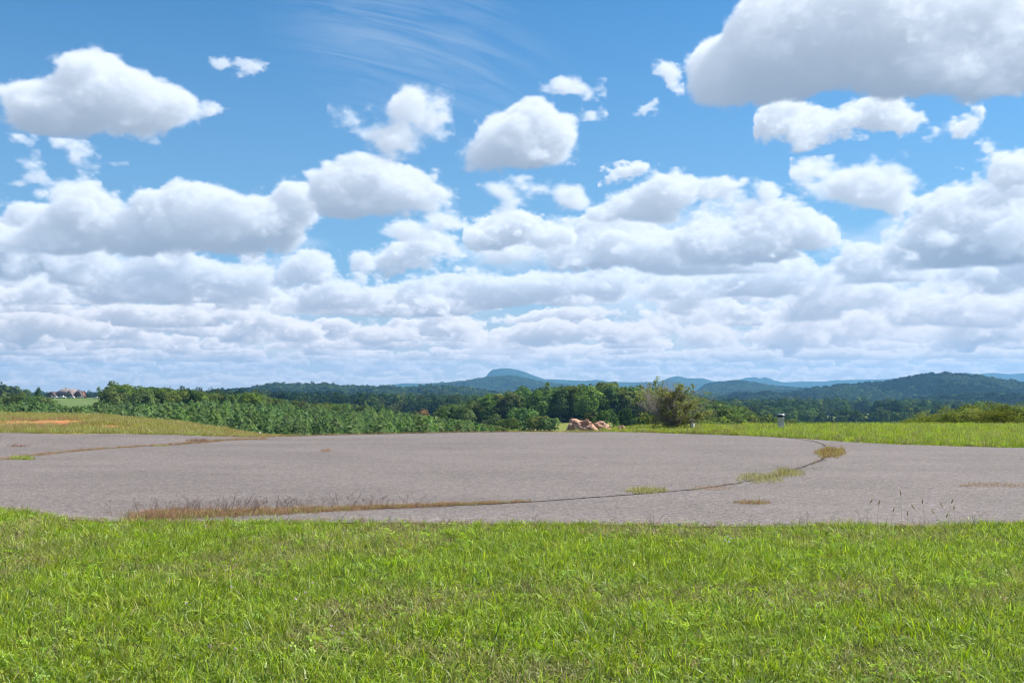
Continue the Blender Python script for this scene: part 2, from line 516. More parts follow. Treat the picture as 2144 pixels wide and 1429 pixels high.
def mesh_np(name, verts, faces, mat=None, smooth=False, tint=None):
    """faces: (n,k) array of one size, or a list of such arrays"""
    me = bpy.data.meshes.new(name)
    verts = np.asarray(verts, np.float32)
    fl = [np.asarray(q, np.int32) for q in (faces if isinstance(faces, list) else [faces]) if len(q)]
    me.vertices.add(len(verts))
    me.vertices.foreach_set('co', verts.ravel())
    nl = sum(q.size for q in fl)
    npoly = sum(len(q) for q in fl)
    me.loops.add(nl)
    me.loops.foreach_set('vertex_index', np.concatenate([q.ravel() for q in fl]))
    me.polygons.add(npoly)
    tot = np.concatenate([np.full(len(q), q.shape[1]) for q in fl])
    me.polygons.foreach_set('loop_start', np.concatenate([[0], np.cumsum(tot)[:-1]]).astype(np.int32))
    me.polygons.foreach_set('loop_total', tot.astype(np.int32))
    if smooth:
        me.polygons.foreach_set('use_smooth', np.ones(npoly, bool))
    me.update(calc_edges=True)
    if tint is not None:
        tint = np.asarray(tint, np.float32)
        if tint.ndim == 1:
            at = me.attributes.new('tint', 'FLOAT', 'POINT')
            at.data.foreach_set('value', tint)
        else:
            at = me.attributes.new('albedo', 'FLOAT_COLOR', 'POINT')
            at.data.foreach_set('color', np.c_[tint, np.ones(len(tint))].astype(np.float32).ravel())
    if mat is not None:
        me.materials.append(mat)
    return me


class MB:
    """collects boxes, prisms and tubes for one mesh"""
    def __init__(s):
        s.v, s.f3, s.f4, s.n = [], [], [], 0

    def add(s, v, f3=(), f4=()):
        k = s.n
        s.v += [tuple(q) for q in v]
        s.f3 += [tuple(i + k for i in q) for q in f3]
        s.f4 += [tuple(i + k for i in q) for q in f4]
        s.n += len(v)

    def box(s, x0, x1, y0, y1, z0, z1):
        s.add([(x0, y0, z0), (x1, y0, z0), (x1, y1, z0), (x0, y1, z0), (x0, y0, z1), (x1, y0, z1), (x1, y1, z1), (x0, y1, z1)],
              f4=[(0, 3, 2, 1), (4, 5, 6, 7), (0, 1, 5, 4), (1, 2, 6, 5), (2, 3, 7, 6), (3, 0, 4, 7)])

    def tube(s, pts, rad_, sides=5, cap=True):
        rings = []
        for i, p in enumerate(pts):
            p = Vector(p)
            a = Vector(pts[max(0, i - 1)]); b_ = Vector(pts[min(len(pts) - 1, i + 1)])
            t_ = (b_ - a).normalized()
            x_ = t_.orthogonal().normalized() if abs(t_.z) < 0.9 else Vector((1, 0, 0)).cross(t_).normalized()
            y_ = t_.cross(x_)
            r_ = rad_[i] if isinstance(rad_, (list, tuple)) else rad_
            rings.append([p + (x_ * math.cos(2 * math.pi * k / sides) + y_ * math.sin(2 * math.pi * k / sides)) * r_ for k in range(sides)])
        vs, f4, f3 = [q for r_ in rings for q in r_], [], []
        for i in range(len(pts) - 1):
            for k in range(sides):
                f4.append((i * sides + k, i * sides + (k + 1) % sides, (i + 1) * sides + (k + 1) % sides, (i + 1) * sides + k))
        if cap:
            vs = vs + [Vector(pts[-1]), Vector(pts[0])]
            e = len(pts) * sides
            for k in range(sides):
                f3.append((e - sides + k, e - sides + (k + 1) % sides, e))
                f3.append(((k + 1) % sides, k, e + 1))
        s.add(vs, f3, f4)

    def lathe(s, prof, sides=20, c=(0, 0)):
        vs, f4 = [], []
        for (r_, z) in prof:
            for k in range(sides):
                a = 2 * math.pi * k / sides
                vs.append((c[0] + r_ * math.cos(a), c[1] + r_ * math.sin(a), z))
        for i in range(len(prof) - 1):
            for k in range(sides):
                f4.append((i * sides + k, i * sides + (k + 1) % sides, (i + 1) * sides + (k + 1) % sides, (i + 1) * sides + k))
        s.add(vs, [], f4)

    def mesh(s, name, mat=None, smooth=False):
        return mesh_np(name, np.array(s.v), [np.array(s.f3).reshape(-1, 3), np.array(s.f4).reshape(-1, 4)], mat, smooth)

    def build(s, name, mat, parent=None, loc=None, rz=0, smooth=False):
        return link(name, s.mesh(name, mat, smooth), parent, loc, rz)


def world_pt(px, py, Y):
    a, b_ = (px - 1072) / FPX, (714.5 - py) / FPX
    k = Y / (math.cos(TH) - b_ * math.sin(TH))
    return a * k, Y, CAMH + k * (math.sin(TH) + b_ * math.cos(TH))


def z_at(py, Y):
    return world_pt(1072, py, Y)[2]


def on_flat(px, py):
    """the point of the level ground (z = 0) seen at a pixel"""
    a, b_ = (px - 1072) / FPX, (714.5 - py) / FPX
    k = -CAMH / (math.sin(TH) + b_ * math.cos(TH))
    return a * k, k * (math.cos(TH) - b_ * math.sin(TH))


# ------------------------------------------------------------------ materials
def new_mat(name):
    m = bpy.data.materials.new(name)
    m.use_nodes = True
    m.node_tree.nodes.clear()
    b_ = NB(m.node_tree)
    out = b_.n('ShaderNodeOutputMaterial')
    return m, b_, out


def bsdf(b_, out, color, rough=0.8, spec=0.3, normal=None, metal=0.0):
    p = b_.n('ShaderNodeBsdfPrincipled')
    b_.put(p.inputs['Base Color'], (*color, 1) if isinstance(color, tuple) else color)
    b_.put(p.inputs['Roughness'], rough)
    p.inputs['Specular IOR Level'].default_value = spec
    p.inputs['Metallic'].default_value = metal
    if normal is not None:
        b_.put(p.inputs['Normal'], normal)
    b_.put(out.inputs[0], p.outputs[0])
    return p


def simple(name, color, rough=0.7, var=0.15, scale=3.0, spec=0.3, metal=0.0):
    m, b_, out = new_mat(name)
    geo = b_.n('ShaderNodeTexCoord').outputs['Object']
    f = b_.noise(geo, scale, 4.0, 0.6)
    c = b_.mix(b_.ramp(f, 0.3, 0.7), tuple(q * (1 - var) for q in color), tuple(min(1, q * (1 + var)) for q in color))
    bsdf(b_, out, c, rough, spec, metal=metal)
    return m


def leaf_mat(name, dark, light, trans=0.35, hue=0.03, rnd=0.35, spec=0.0, tt=(1.15, 1.25, 0.6)):
    """foliage: colour varies by leaf, by tree and by place; leaves let light through"""
    m, b_, out = new_mat(name)
    at = b_.n('ShaderNodeAttribute', attribute_name='tint').outputs['Fac']
    oi = b_.n('ShaderNodeObjectInfo').outputs['Random']
    c = b_.mix(at, dark, light)
    hs = b_.n('ShaderNodeHueSaturation')
    b_.put(hs.inputs['Color'], c)
    b_.put(hs.inputs['Hue'], b_.m('ADD', 0.5 - hue, b_.m('MULTIPLY', oi, 2 * hue)))
    oi2 = b_.m('FRACT', b_.m('MULTIPLY', oi, 17.31))
    b_.put(hs.inputs['Value'], b_.m('ADD', 1 - rnd, b_.m('MULTIPLY', oi2, 2 * rnd)))
    b_.put(hs.inputs['Saturation'], b_.m('ADD', 0.85, b_.m('MULTIPLY', b_.m('FRACT', b_.m('MULTIPLY', oi, 5.7)), 0.25)))
    df = b_.n('ShaderNodeBsdfDiffuse')
    tr = b_.n('ShaderNodeBsdfTranslucent')
    b_.put(df.inputs[0], hs.outputs[0])
    b_.put(tr.inputs[0], b_.mix(1.0, hs.outputs[0], tt, 'MULTIPLY'))
    mx = b_.n('ShaderNodeMixShader')
    b_.put(mx.inputs[0], trans); b_.put(mx.inputs[1], df.outputs[0]); b_.put(mx.inputs[2], tr.outputs[0])
    sh = mx.outputs[0]
    if spec > 0:
        gl = b_.n('ShaderNodeBsdfGlossy')
        gl.inputs['Roughness'].default_value = 0.45
        gl.inputs[0].default_value = (0.9, 0.95, 0.9, 1)
        m2 = b_.n('ShaderNodeMixShader')
        b_.put(m2.inputs[0], spec); b_.put(m2.inputs[1], sh); b_.put(m2.inputs[2], gl.outputs[0])
        sh = m2.outputs[0]
    b_.put(out.inputs[0], sh)
    return m


M_bark = simple('bark', (0.10, 0.08, 0.065), 0.9, 0.3, 6)
M_leafA = leaf_mat('leaves_broad', (0.055, 0.092, 0.032), (0.200, 0.265, 0.080), 0.45, 0.045, 0.42)
M_leafY = leaf_mat('leaves_yellow_green', (0.07, 0.105, 0.025), (0.20, 0.26, 0.065), 0.38)
M_leafO = leaf_mat('leaves_rusty', (0.16, 0.10, 0.04), (0.40, 0.25, 0.10), 0.3, 0.01, 0.1, tt=(1.0, .9, .7))
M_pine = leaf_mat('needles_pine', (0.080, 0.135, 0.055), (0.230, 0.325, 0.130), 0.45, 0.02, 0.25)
M_far = leaf_mat('canopy_far', (0.035, 0.065, 0.022), (0.100, 0.150, 0.045), 0.3, 0.03, 0.35)
M_fard = leaf_mat('canopy_far_dark', (0.012, 0.030, 0.014), (0.040, 0.070, 0.028), 0.2, 0.02, 0.3)  # dark stands; massed on the right hills it paints in cloud shadow

# ------------------------------------------------------------------ shape of the land
CK = np.array([-500, 0, 200, 350, 470, 570, 750, 950, 1100, 1250, 1400, 1650, 1850, 2144, 2600], float)
ZT = {  # distance: ground height along each of those columns
    30:   [.20, .16, .13, .08, .03, 0, 0, 0, 0, 0, 0, 0, 0, 0, 0],
    36:   [.42, .36, .32, .20, .05, -.10, -.03, 0, 0, 0, 0, 0, 0, 0, 0],
    45:   [.55, .42, .36, .10, -.25, -.62, -1.0, -.95, -.80, -.30, -.08, -.06, -.06, -.06, -.06],
    60:   [.0, -.6, -.7, -.9, -1.4, -2.1, -2.6, -2.6, -2.2, -1.8, -1.4, -1.3, -1.2, -1.2, -1.2],
    100:  [-4, -4.5, -4.5, -5, -5.5, -6.5, -7.5, -6.6, -6, -5.5, -5.5, -5.5, -5.5, -5, -5],
    150:  [-7.5, -8.4, -8.6, -9, -9.4, -10.2, -11, -9.4, -8.6, -8.6, -9, -10, -10.5, -10, -10],
    250:  [-8.5, -9.4, -9.8, -9.6, -9.6, -10.4, -12.2, -12.4, -11.0, -10.6, -12, -14, -16, -16, -16],
    350:  [-9.3, -9.6, -9.8, -9.6, -9, -9.5, -12, -13.2, -11.4, -10.9, -12.5, -17, -20, -21, -21],
    450:  [-10.5, -10.5, -10.2, -9.8, -10, -11.0, -14, -15, -13.2, -13.0, -15, -21, -25, -27, -27],
    600:  [-11, -10.4, -9.6, -9.8, -12.5, -15, -18, -19, -20, -20, -22, -28, -32, -34, -34],
    750:  [-8, -6.1, -5.8, -9.5, -14, -18, -21, -22, -24, -24, -27, -33, -37, -39, -39],
    1000: [-20, -20, -20, -20, -20, -22, -24, -26, -28, -28, -32, -33, -33, -40, -42],
    1500: [-28, -28, -28, -28, -27, -27, -27, -29, -32, -35, -36, -34.5, -35, -44, -46],
    2200: [-34, -34, -34, -33, -31, -30, -30, -32, -36, -40, -44, -46, -48, -50, -50],
    4000: [-40] * 15,
    8000: [-46] * 15,
    15000: [-60] * 15,
}
DK = np.array(sorted(ZT), float)
ZG = np.array([ZT[int(k)] for k in DK])


def col_of(x, y):
    r = np.hypot(x, y)
    Dm = np.maximum(y, r * 0.85)
    # behind and beside the camera the columns run out to the edge values
    c = 1072 + FPX * x / np.maximum(Dm, 1e-3)
    return np.clip(c, -500, 2600), np.maximum(Dm, 1.0)


def ground_z(x, y):
    x = np.asarray(x, float); y = np.asarray(y, float)
    c, Dm = col_of(x, y)
    ci = np.clip(np.searchsorted(CK, c) - 1, 0, len(CK) - 2)
    cf = (c - CK[ci]) / (CK[ci + 1] - CK[ci])
    cf = cf * cf * (3 - 2 * cf) * 0.5 + cf * 0.5
    L = np.log(DK)
    l = np.log(np.clip(Dm, 30.0, 15000))
    di = np.clip(np.searchsorted(L, l) - 1, 0, len(L) - 2)
    df = (l - L[di]) / (L[di + 1] - L[di])
    z = (ZG[di, ci] * (1 - cf) + ZG[di, ci + 1] * cf) * (1 - df) + (ZG[di + 1, ci] * (1 - cf) + ZG[di + 1, ci + 1] * cf) * df
    z = z * np.clip((Dm - 28) / 2.0, 0, 1)
    z = z + fbm(x * 0.004, y * 0.004, 3, 4) * np.clip((Dm - 1200) / 1500, 0, 1) * 7.0
    z = z + fbm(x * 0.02, y * 0.02, 5, 3) * np.clip((Dm - 60) / 200, 0, 1) * 0.7
    # the mown lawn in the foreground swells a little above the pavement's front edge
    return z + 0.03 * fbm(x * 0.25, y * 0.25, 9, 3) * np.clip((11 - Dm) / 3, 0, 1)


RIDGES = {
    'far_left':  (8000, 1500, [(-700, 824), (0, 825), (80, 823), (110, 824), (170, 821), (205, 822), (240, 825), (430, 824), (600, 830), (700, 840)], 2),
    'mountain':  (9500, 1100, [(760, 830), (790, 813), (812, 806), (850, 802), (880, 803), (920, 801), (960, 800), (1000, 794), (1019, 787), (1024, 779), (1032, 773),
                                (1048, 771), (1066, 771), (1085, 775), (1105, 781), (1125, 789), (1142, 794), (1180, 795), (1215, 797), (1250, 795), (1275, 798), (1330, 800),
                                (1380, 799), (1400, 791), (1417, 787), (1440, 792), (1470, 791), (1490, 797), (1530, 801), (1570, 805), (1620, 830)], 0),
    'twin':      (11000, 900, [(1440, 830), (1500, 806), (1540, 797), (1562, 790), (1580, 789), (1591, 792), (1602, 789), (1618, 795), (1640, 800), (1690, 798), (1720, 799),
                                (1750, 796), (1800, 795), (1850, 794), (1876, 792), (1900, 797), (1970, 792), (2000, 782), (2020, 780), (2050, 783), (2080, 780), (2110, 783), (2144, 781),
                                (2300, 784), (2600, 790)], 0),
    'mid_far':   (5600, 700, [(780, 835), (860, 817), (930, 806), (970, 803), (1000, 797), (1040, 793), (1070, 792), (1100, 797), (1150, 806), (1200, 812), (1290, 818), (1400, 840)], 3),
    'mid_far_b': (5200, 600, [(1440, 840), (1480, 808), (1520, 803), (1552, 802), (1580, 806), (1610, 812), (1650, 815), (1690, 818), (1800, 824), (2144, 830), (2600, 835)], 3),
    'mid_left':  (2700, 450, [(380, 845), (430, 828), (480, 822), (530, 819), (556, 812), (572, 810), (600, 812), (660, 811), (684, 810), (720, 815), (760, 818), (800, 816), (840, 818), (900, 815),
                              (960, 817), (1010, 822), (1100, 838), (1200, 850)], 8),
    'right_hill': (3100, 620, [(1500, 870), (1560, 842), (1640, 828), (1700, 817), (1760, 809), (1800, 807), (1850, 803), (1880, 797), (1920, 789), (1950, 785), (1985, 784), (2020, 787),
                               (2060, 792), (2100, 799), (2144, 805), (2260, 822), (2600, 845)], 13),
    'right_pale': (4100, 350, [(1440, 850), (1490, 828), (1540, 821), (1600, 818), (1640, 819), (1700, 825), (1800, 835), (1900, 850)], 9),
    'right_dark': (2600, 260, [(1440, 855), (1500, 838), (1545, 828), (1600, 825), (1650, 829), (1720, 839), (1800, 850)], 10),
    'right_low': (2000, 260, [(1430, 870), (1500, 852), (1560, 847), (1600, 842), (1640, 842), (1700, 845), (1790, 852), (1900, 842), (1980, 833), (2080, 829), (2144, 832), (2300, 838), (2600, 850)], 10),
}
RP = {k: (np.array([p[0] for p in q[2]], float), np.array([z_at(p[1], q[0]) for p in q[2]])) for k, q in RIDGES.items()}


def ridge_z(key, x, y):
    D0, w, _, tree = RIDGES[key]
    c = 1072 + FPX * x / np.maximum(y, 1.0)
    cs, zs = RP[key]
    zt = np.interp(c, cs, zs, left=zs[0] - 60, right=zs[-1] - 60) - tree
    base = -60.0
    DD = D0 * (1 + 0.035 * fbm(c / 160.0, c * 0, 31 + len(key), 3))
    t_ = (y - DD) / w
    spur = 1 + 0.5 * fbm(c / 60.0, y / w * 1.2, 77, 4)
    g_ = np.exp(-(t_ ** 2) * spur)
    # keep the crest itself exact
    return base + (zt - base) * g_


def land_z(x, y):
    z = ground_z(x, y)
    for k in RIDGES:
        z = np.maximum(z, ridge_z(k, x, y))
    return z


# ------------------------------------------------------------------ the ground sheet
def smooth01(v, a, b_):
    t_ = np.clip((v - a) / (b_ - a), 0, 1)
    return t_ * t_ * (3 - 2 * t_)


def ground_albedo(x, y):
    c, Dm = col_of(x, y)
    n1 = fbm(x * 0.6, y * 0.6, 40, 4)[:, None]
    n2 = fbm(x * 0.15, y * 0.15, 50, 3)[:, None]
    soil = np.array([0.060, 0.058, 0.022]) * (1 + 0.25 * n1)
    wood = np.array([0.030, 0.045, 0.018]) * (1 + 0.2 * n1)
    meadow = np.array([0.17, 0.20, 0.055]) * (1 + 0.15 * n2 + 0.1 * n1)
    straw = np.array([0.26, 0.21, 0.075]) * (1 + 0.2 * n1 + 0.15 * n2)
    red = np.array([0.42, 0.17, 0.07]) * (1 + 0.15 * n1)
    k = smooth01(Dm, 60, 100)[:, None]
    a = soil * (1 - k) + wood * k
    # mound at the left with a bare patch of red clay
    km = (smooth01(Dm, 27, 30) * (1 - smooth01(Dm, 55, 70)) * (1 - smooth01(c, 540, 640)))[:, None]
    a = a * (1 - km) + straw * km
    kr = clay(x, y)[:, None]
    a = a * (1 - kr) + red * kr
    km = (meadow_mask(c, Dm))[:, None]
    meadow = np.where((c > 1500)[:, None], meadow * np.array([.80, .85, .95]), meadow * np.array([1.1, 1.0, .8]))
    a = a * (1 - km) + meadow * km
    kl = (smooth01(c, 70, 110) * (1 - smooth01(c, 225, 260)) * smooth01(Dm, 560, 600) * (1 - smooth01(Dm, 780, 800)))[:, None]
    lawn = np.array([0.12, 0.165, 0.045]) * (1 + 0.1 * n2)
    return np.clip(a * (1 - kl) + lawn * kl, 0, 1)


def clay(x, y):
    """bare red clay on the mound"""
    x = np.asarray(x, float); y = np.asarray(y, float)
    cx, cy = world_pt(85, 890, 36.5)[:2]
    n = fbm(x * 0.9, y * 0.9, 61, 4)
    e = np.sqrt(((x - cx) / 2.7) ** 2 + ((y - cy) / 2.6) ** 2)
    cx2, cy2 = world_pt(205, 897, 35)[:2]
    e2 = np.sqrt(((x - cx2) / 2.8) ** 2 + ((y - cy2) / 1.3) ** 2) + 0.25
    n2 = fbm(x * 3.1, y * 1.2, 65, 3)
    return smooth01(1.0 - np.minimum(e, e2) + n * 0.9 + n2 * 0.35, 0.05, 0.75)


def meadow_mask(c, Dm):
    m = smooth01(c, 960, 1010) * (1 - smooth01(c, 1260, 1320)) * smooth01(Dm, 240, 265) * (1 - smooth01(Dm, 392, 402))
    m = np.maximum(m, smooth01(c, 1708, 1722) * (1 - smooth01(c, 1830, 1838)) * smooth01(Dm, 860, 880) * (1 - smooth01(Dm - (c - 1715) * 2.2, 1200, 1260)))
    m = np.maximum(m, smooth01(c, 1890, 1910) * (1 - smooth01(c, 1990, 2010)) * smooth01(Dm, 1650, 1700) * (1 - smooth01(Dm, 1800, 1850)) * 0.7)
    m = np.maximum(m, smooth01(c, 556, 562) * (1 - smooth01(c, 588, 596)) * smooth01(Dm, 2250, 2300) * (1 - smooth01(Dm, 2420, 2450)))
    m = np.maximum(m, smooth01(c, 975, 985) * (1 - smooth01(c, 1010, 1020)) * smooth01(Dm, 3600, 3700) * (1 - smooth01(Dm, 4050, 4100)))
    m = np.maximum(m, smooth01(c, 2090, 2100) * smooth01(Dm, 6200, 6400) * (1 - smooth01(Dm, 6900, 7000)))
    return m


def polar_sheet(name, zfun, az0, az1, daz, radii, closed=False):
    az = np.arange(az0, az1 + daz * 0.5, daz)
    A, R_ = np.meshgrid(az, radii)
    x, y = R_ * np.sin(A), R_ * np.cos(A)
    return x, y, zfun(x.ravel(), y.ravel()).reshape(x.shape)


def grid_faces(nr, nc, wrap=False):
    i = np.arange(nr - 1)[:, None]
    j = np.arange(nc if wrap else nc - 1)[None, :]
    j2 = (j + 1) % nc
    a = i * nc + j
    return np.stack([a, i * nc + j2, (i + 1) * nc + j2, (i + 1) * nc + j], -1).reshape(-1, 4)[:, ::-1]


azf = np.radians(np.arange(-33, 33.01, 0.13))
azb = np.radians(np.arange(35.5, 325, 2.5))
AZ = np.concatenate([azf, azb])
RR = [0.4]
while RR[-1] < 12000:
    r = RR[-1]
    RR.append(r + (0.8 if r < 60 else r * 0.021))
RR = np.array(RR)
Ag, Rg = np.meshgrid(AZ, RR)
gx, gy = (Rg * np.sin(Ag)).ravel(), (Rg * np.cos(Ag)).ravel()
gz = ground_z(gx, gy)
galb = ground_albedo(gx, gy)
nr_, nc_ = Rg.shape
gv = np.c_[gx, gy, gz]
gv = np.vstack([gv, [[0, 0, float(gz[:nc_].mean())]]])
galb = np.vstack([galb, galb[:1]])
ctr = len(gv) - 1
fan = np.stack([np.full(nc_, ctr), (np.arange(nc_) + 1) % nc_, np.arange(nc_)], -1)

m_g, b_, out = new_mat('earth')
alb = b_.n('ShaderNodeAttribute', attribute_name='albedo').outputs['Color']
pos = b_.n('ShaderNodeNewGeometry').outputs['Position']
f1 = b_.noise(pos, 6.0, 5.0, 0.65)
f2 = b_.noise(pos, 0.12, 6.0, 0.7)
cc = b_.mix(1.0, alb, b_.mix(b_.m('MULTIPLY', b_.m('ADD', f1, f2), 0.5), (0.6, 0.6, 0.6), (1.4, 1.4, 1.4)), 'MULTIPLY')
bp = b_.n('ShaderNodeBump')
bp.inputs['Strength'].default_value = 0.5
bp.inputs['Distance'].default_value = 0.05
b_.put(bp.inputs['Height'], f1)
bsdf(b_, out, cc, 0.95, 0.1, bp.outputs[0])
ground = link('ground', mesh_np('ground', gv, [grid_faces(nr_, nc_, True), fan], m_g, True, galb))
tag(ground, 'rolling ground of lawn, meadow and woodland floor', kind='structure')

# hills and mountains, each its own sheet
m_h, b_, out = new_mat('wooded_slope')
pos = b_.n('ShaderNodeNewGeometry').outputs['Position']
f1 = b_.noise(pos, 0.012, 7.0, 0.75)
vo = b_.voro(pos, 0.06, detail=1.0).outputs['Distance']
cc = b_.mix(b_.ramp(f1, 0.35, 0.65), (0.018, 0.038, 0.020), (0.045, 0.080, 0.030))
bp = b_.n('ShaderNodeBump')
bp.inputs['Strength'].default_value = 1.0
bp.inputs['Distance'].default_value = 14.0
b_.put(bp.inputs['Height'], b_.m('SUBTRACT', f1, b_.m('MULTIPLY', vo, 0.5)))
bsdf(b_, out, cc, 1.0, 0.0, bp.outputs[0])
HL = {'far_left': ('hill', 'low blue ridge far behind the brown roofed house'),
      'mountain': ('mountain', 'long blue mountain with a steep rounded summit left of its middle'),
      'twin': ('mountain', 'palest farthest blue ridge with twin rounded tops at the right'),
      'mid_far': ('hill', 'broad wooded blue green hill just in front of the steep mountain'),
      'mid_far_b': ('hill', 'long low blue hill behind the bare shrub and below the twin tops'),
      'mid_left': ('hill', 'long green wooded ridge behind the pine plantation'),
      'right_hill': ('hill', 'high dark blue wooded hill at the right'),
      'right_pale': ('hill', 'pale green low hill between the shrub and the high right hill'),
      'right_dark': ('hill', 'dark blue low hill just left of the high right hill'),
      'right_low': ('hill', 'low dark wooded rise at the foot of the high right hill')}
for key, (D0, w, pts, tree) in RIDGES.items():
    c0, c1 = max(-700, pts[0][0] - 20), min(2700, pts[-1][0] + 20)
    nc = int((c1 - c0) / (3.0 if D0 > 7000 else 4.0)) + 1
    cs = np.linspace(c0, c1, nc)
    ts = np.concatenate([np.linspace(-2.3, -0.6, 12), np.linspace(-0.5, 0.5, 17), np.linspace(0.6, 2.3, 8)])
    CC, TT = np.meshgrid(cs, ts)
    Y = D0 + TT * w
    X = (CC - 1072) / FPX * Y
    Z = ridge_z(key, X.ravel(), Y.ravel()).reshape(X.shape)
    if D0 > 7000:
        Z = Z + 4 * fbm(X / 60, Y / 60, 90, 3) * np.exp(-TT ** 2)
    Z = np.where(np.abs(TT) > 2.25, -110, Z)
    nm, lb = HL[key]
    o = link(nm, mesh_np(nm, np.c_[X.ravel(), Y.ravel(), Z.ravel()], grid_faces(len(ts), nc), m_h, True))
    tag(o, lb, kind='structure')

# ------------------------------------------------------------------ leaf-card crowns
def cards(rs, cen, nrm, size, tint, asp=1.5):
    """small rhombic leaf clusters at cen, facing roughly nrm"""
    n = len(cen)
    nrm = nrm + rs.normal(0, 0.55, (n, 3))
    nrm /= np.linalg.norm(nrm, axis=1)[:, None] + 1e-9
    t_ = np.cross(nrm, rs.normal(0, 1, (n, 3)))
    t_ /= np.linalg.norm(t_, axis=1)[:, None] + 1e-9
    b2 = np.cross(nrm, t_)
    s = (size * rs.uniform(0.6, 1.35, n))[:, None]
    v = np.stack([cen - t_ * s * asp * 0.5, cen + b2 * s * 0.42 + nrm * s * 0.1, cen + t_ * s * asp * 0.5, cen - b2 * s * 0.42 - nrm * s * 0.08], 1).reshape(-1, 3)
    f = np.arange(4 * n).reshape(-1, 4)
    return v, f, np.repeat(tint, 4)


def broad_crown(seed, H, Wd, clumps, per, leaf, base=0.22, top=1.0):
    """crown of a broad-leaved tree, H high and Wd wide, built of uneven leafy clumps"""
    rs = np.random.RandomState(seed)
    V_, T_ = [], []
    n = 0
    hc = H * (base + 1) / 2
    for k in range(clumps):
        while True:
            p = rs.normal(0, 1, 3)
            p /= np.linalg.norm(p)
            if p[2] > -0.75:
                break
        rr_ = rs.uniform(0.5, 0.95)
        lump = 1 + 0.22 * math.sin(3 * math.atan2(p[1], p[0]) + seed) + rs.uniform(-0.12, 0.12)
        c = np.array([p[0] * Wd / 2 * rr_ * lump, p[1] * Wd / 2 * rr_ * lump, hc + p[2] * H * (1 - base) / 2 * rr_])
        cr = Wd * rs.uniform(0.12, 0.21)
        q = rs.normal(0, 1, (per, 3))
        q /= np.linalg.norm(q, axis=1)[:, None]
        q[:, 2] = np.where(q[:, 2] < -0.35, -q[:, 2], q[:, 2])
        rad_ = rs.uniform(0.72, 1.08, per)[:, None]
        cen = c + q * cr * rad_ * np.array([1, 1, 0.8])
        V_.append(cards(rs, cen, q + p * 0.5 + np.array([0, 0, 0.3]), leaf, np.clip(rs.uniform(0.15, 0.85) + rs.normal(0, 0.16, per), 0, 1)))
        n += per
    return V_


def pine_crown(seed, H, Wd, per, leaf, skirt=0.05):
    rs = np.random.RandomState(seed)
    V_ = []
    nwh = int(H / 0.55)
    for k in range(nwh):
        h = skirt + (1 - skirt) * (k + rs.uniform(0, .5)) / nwh
        ra = Wd / 2 * (1 - h) ** 0.58 * rs.uniform(0.75, 1.12) + 0.1
        nb = 6 if h < 0.8 else 4
        a0 = rs.uniform(0, 6.28)
        for b2 in range(nb):
            a = a0 + b2 * 6.283 / nb + rs.uniform(-.25, .25)
            m = max(3, int(per * (ra / (Wd / 2))))
            t_ = rs.uniform(0.25, 1, m)
            L = ra * rs.uniform(0.75, 1.15)
            cen = np.c_[np.cos(a) * t_ * L, np.sin(a) * t_ * L, h * H + t_ * L * 0.28 + rs.normal(0, .05, m)]
            cen += rs.normal(0, 0.10 * (1 + L * 0.3), (m, 3))
            d_ = np.array([math.cos(a) * .6, math.sin(a) * .6, 0.8])
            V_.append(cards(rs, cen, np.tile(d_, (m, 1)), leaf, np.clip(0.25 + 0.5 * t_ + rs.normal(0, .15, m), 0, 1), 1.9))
    m = 14
    cen = np.c_[rs.normal(0, .08, m), rs.normal(0, .08, m), H * rs.uniform(0.93, 1.03, m)]
    V_.append(cards(rs, cen, np.tile([.3, .3, 1.], (m, 1)), leaf * 0.8, np.full(m, .75), 1.9))
    return V_


def pack(name, parts, mat):
    vs, fs, ts, k = [], [], [], 0
    for v, f, t_ in parts:
        vs.append(v); fs.append(f + k); ts.append(t_)
        k += len(v)
    return mesh_np(name, np.concatenate(vs), np.concatenate(fs), mat, False, np.concatenate(ts))


def trunk_mesh(seed, H, r0, top=0.7, limbs=6):
    r = random.Random(seed)
    mb = MB()
    pts = [(0, 0, -0.4)]
    for k in range(1, 6):
        pts.append((r.uniform(-.03, .03) * H * k / 5, r.uniform(-.03, .03) * H * k / 5, H * top * k / 5))
    mb.tube(pts, [r0 * (1 - 0.16 * k) for k in range(6)], 7)
    for k in range(limbs):
        j = r.randint(2, 4)
        p = Vector(pts[j])
        a = r.uniform(0, 6.28)
        L = H * r.uniform(.18, .3)
        q = p + Vector((math.cos(a) * L * .7, math.sin(a) * L * .7, L * .7))
        mb.tube([p, (p + q) / 2 + Vector((0, 0, -.03 * H)), q], [r0 * .4, r0 * .25, r0 * .1], 5)
    return mb.mesh('trunk', M_bark)


UNIT = {}      # kind -> list of (crown mesh, trunk mesh, own height, own width)
def reg(kind, crown, trunk, H):
    UNIT.setdefault(kind, []).append((crown, trunk, H))


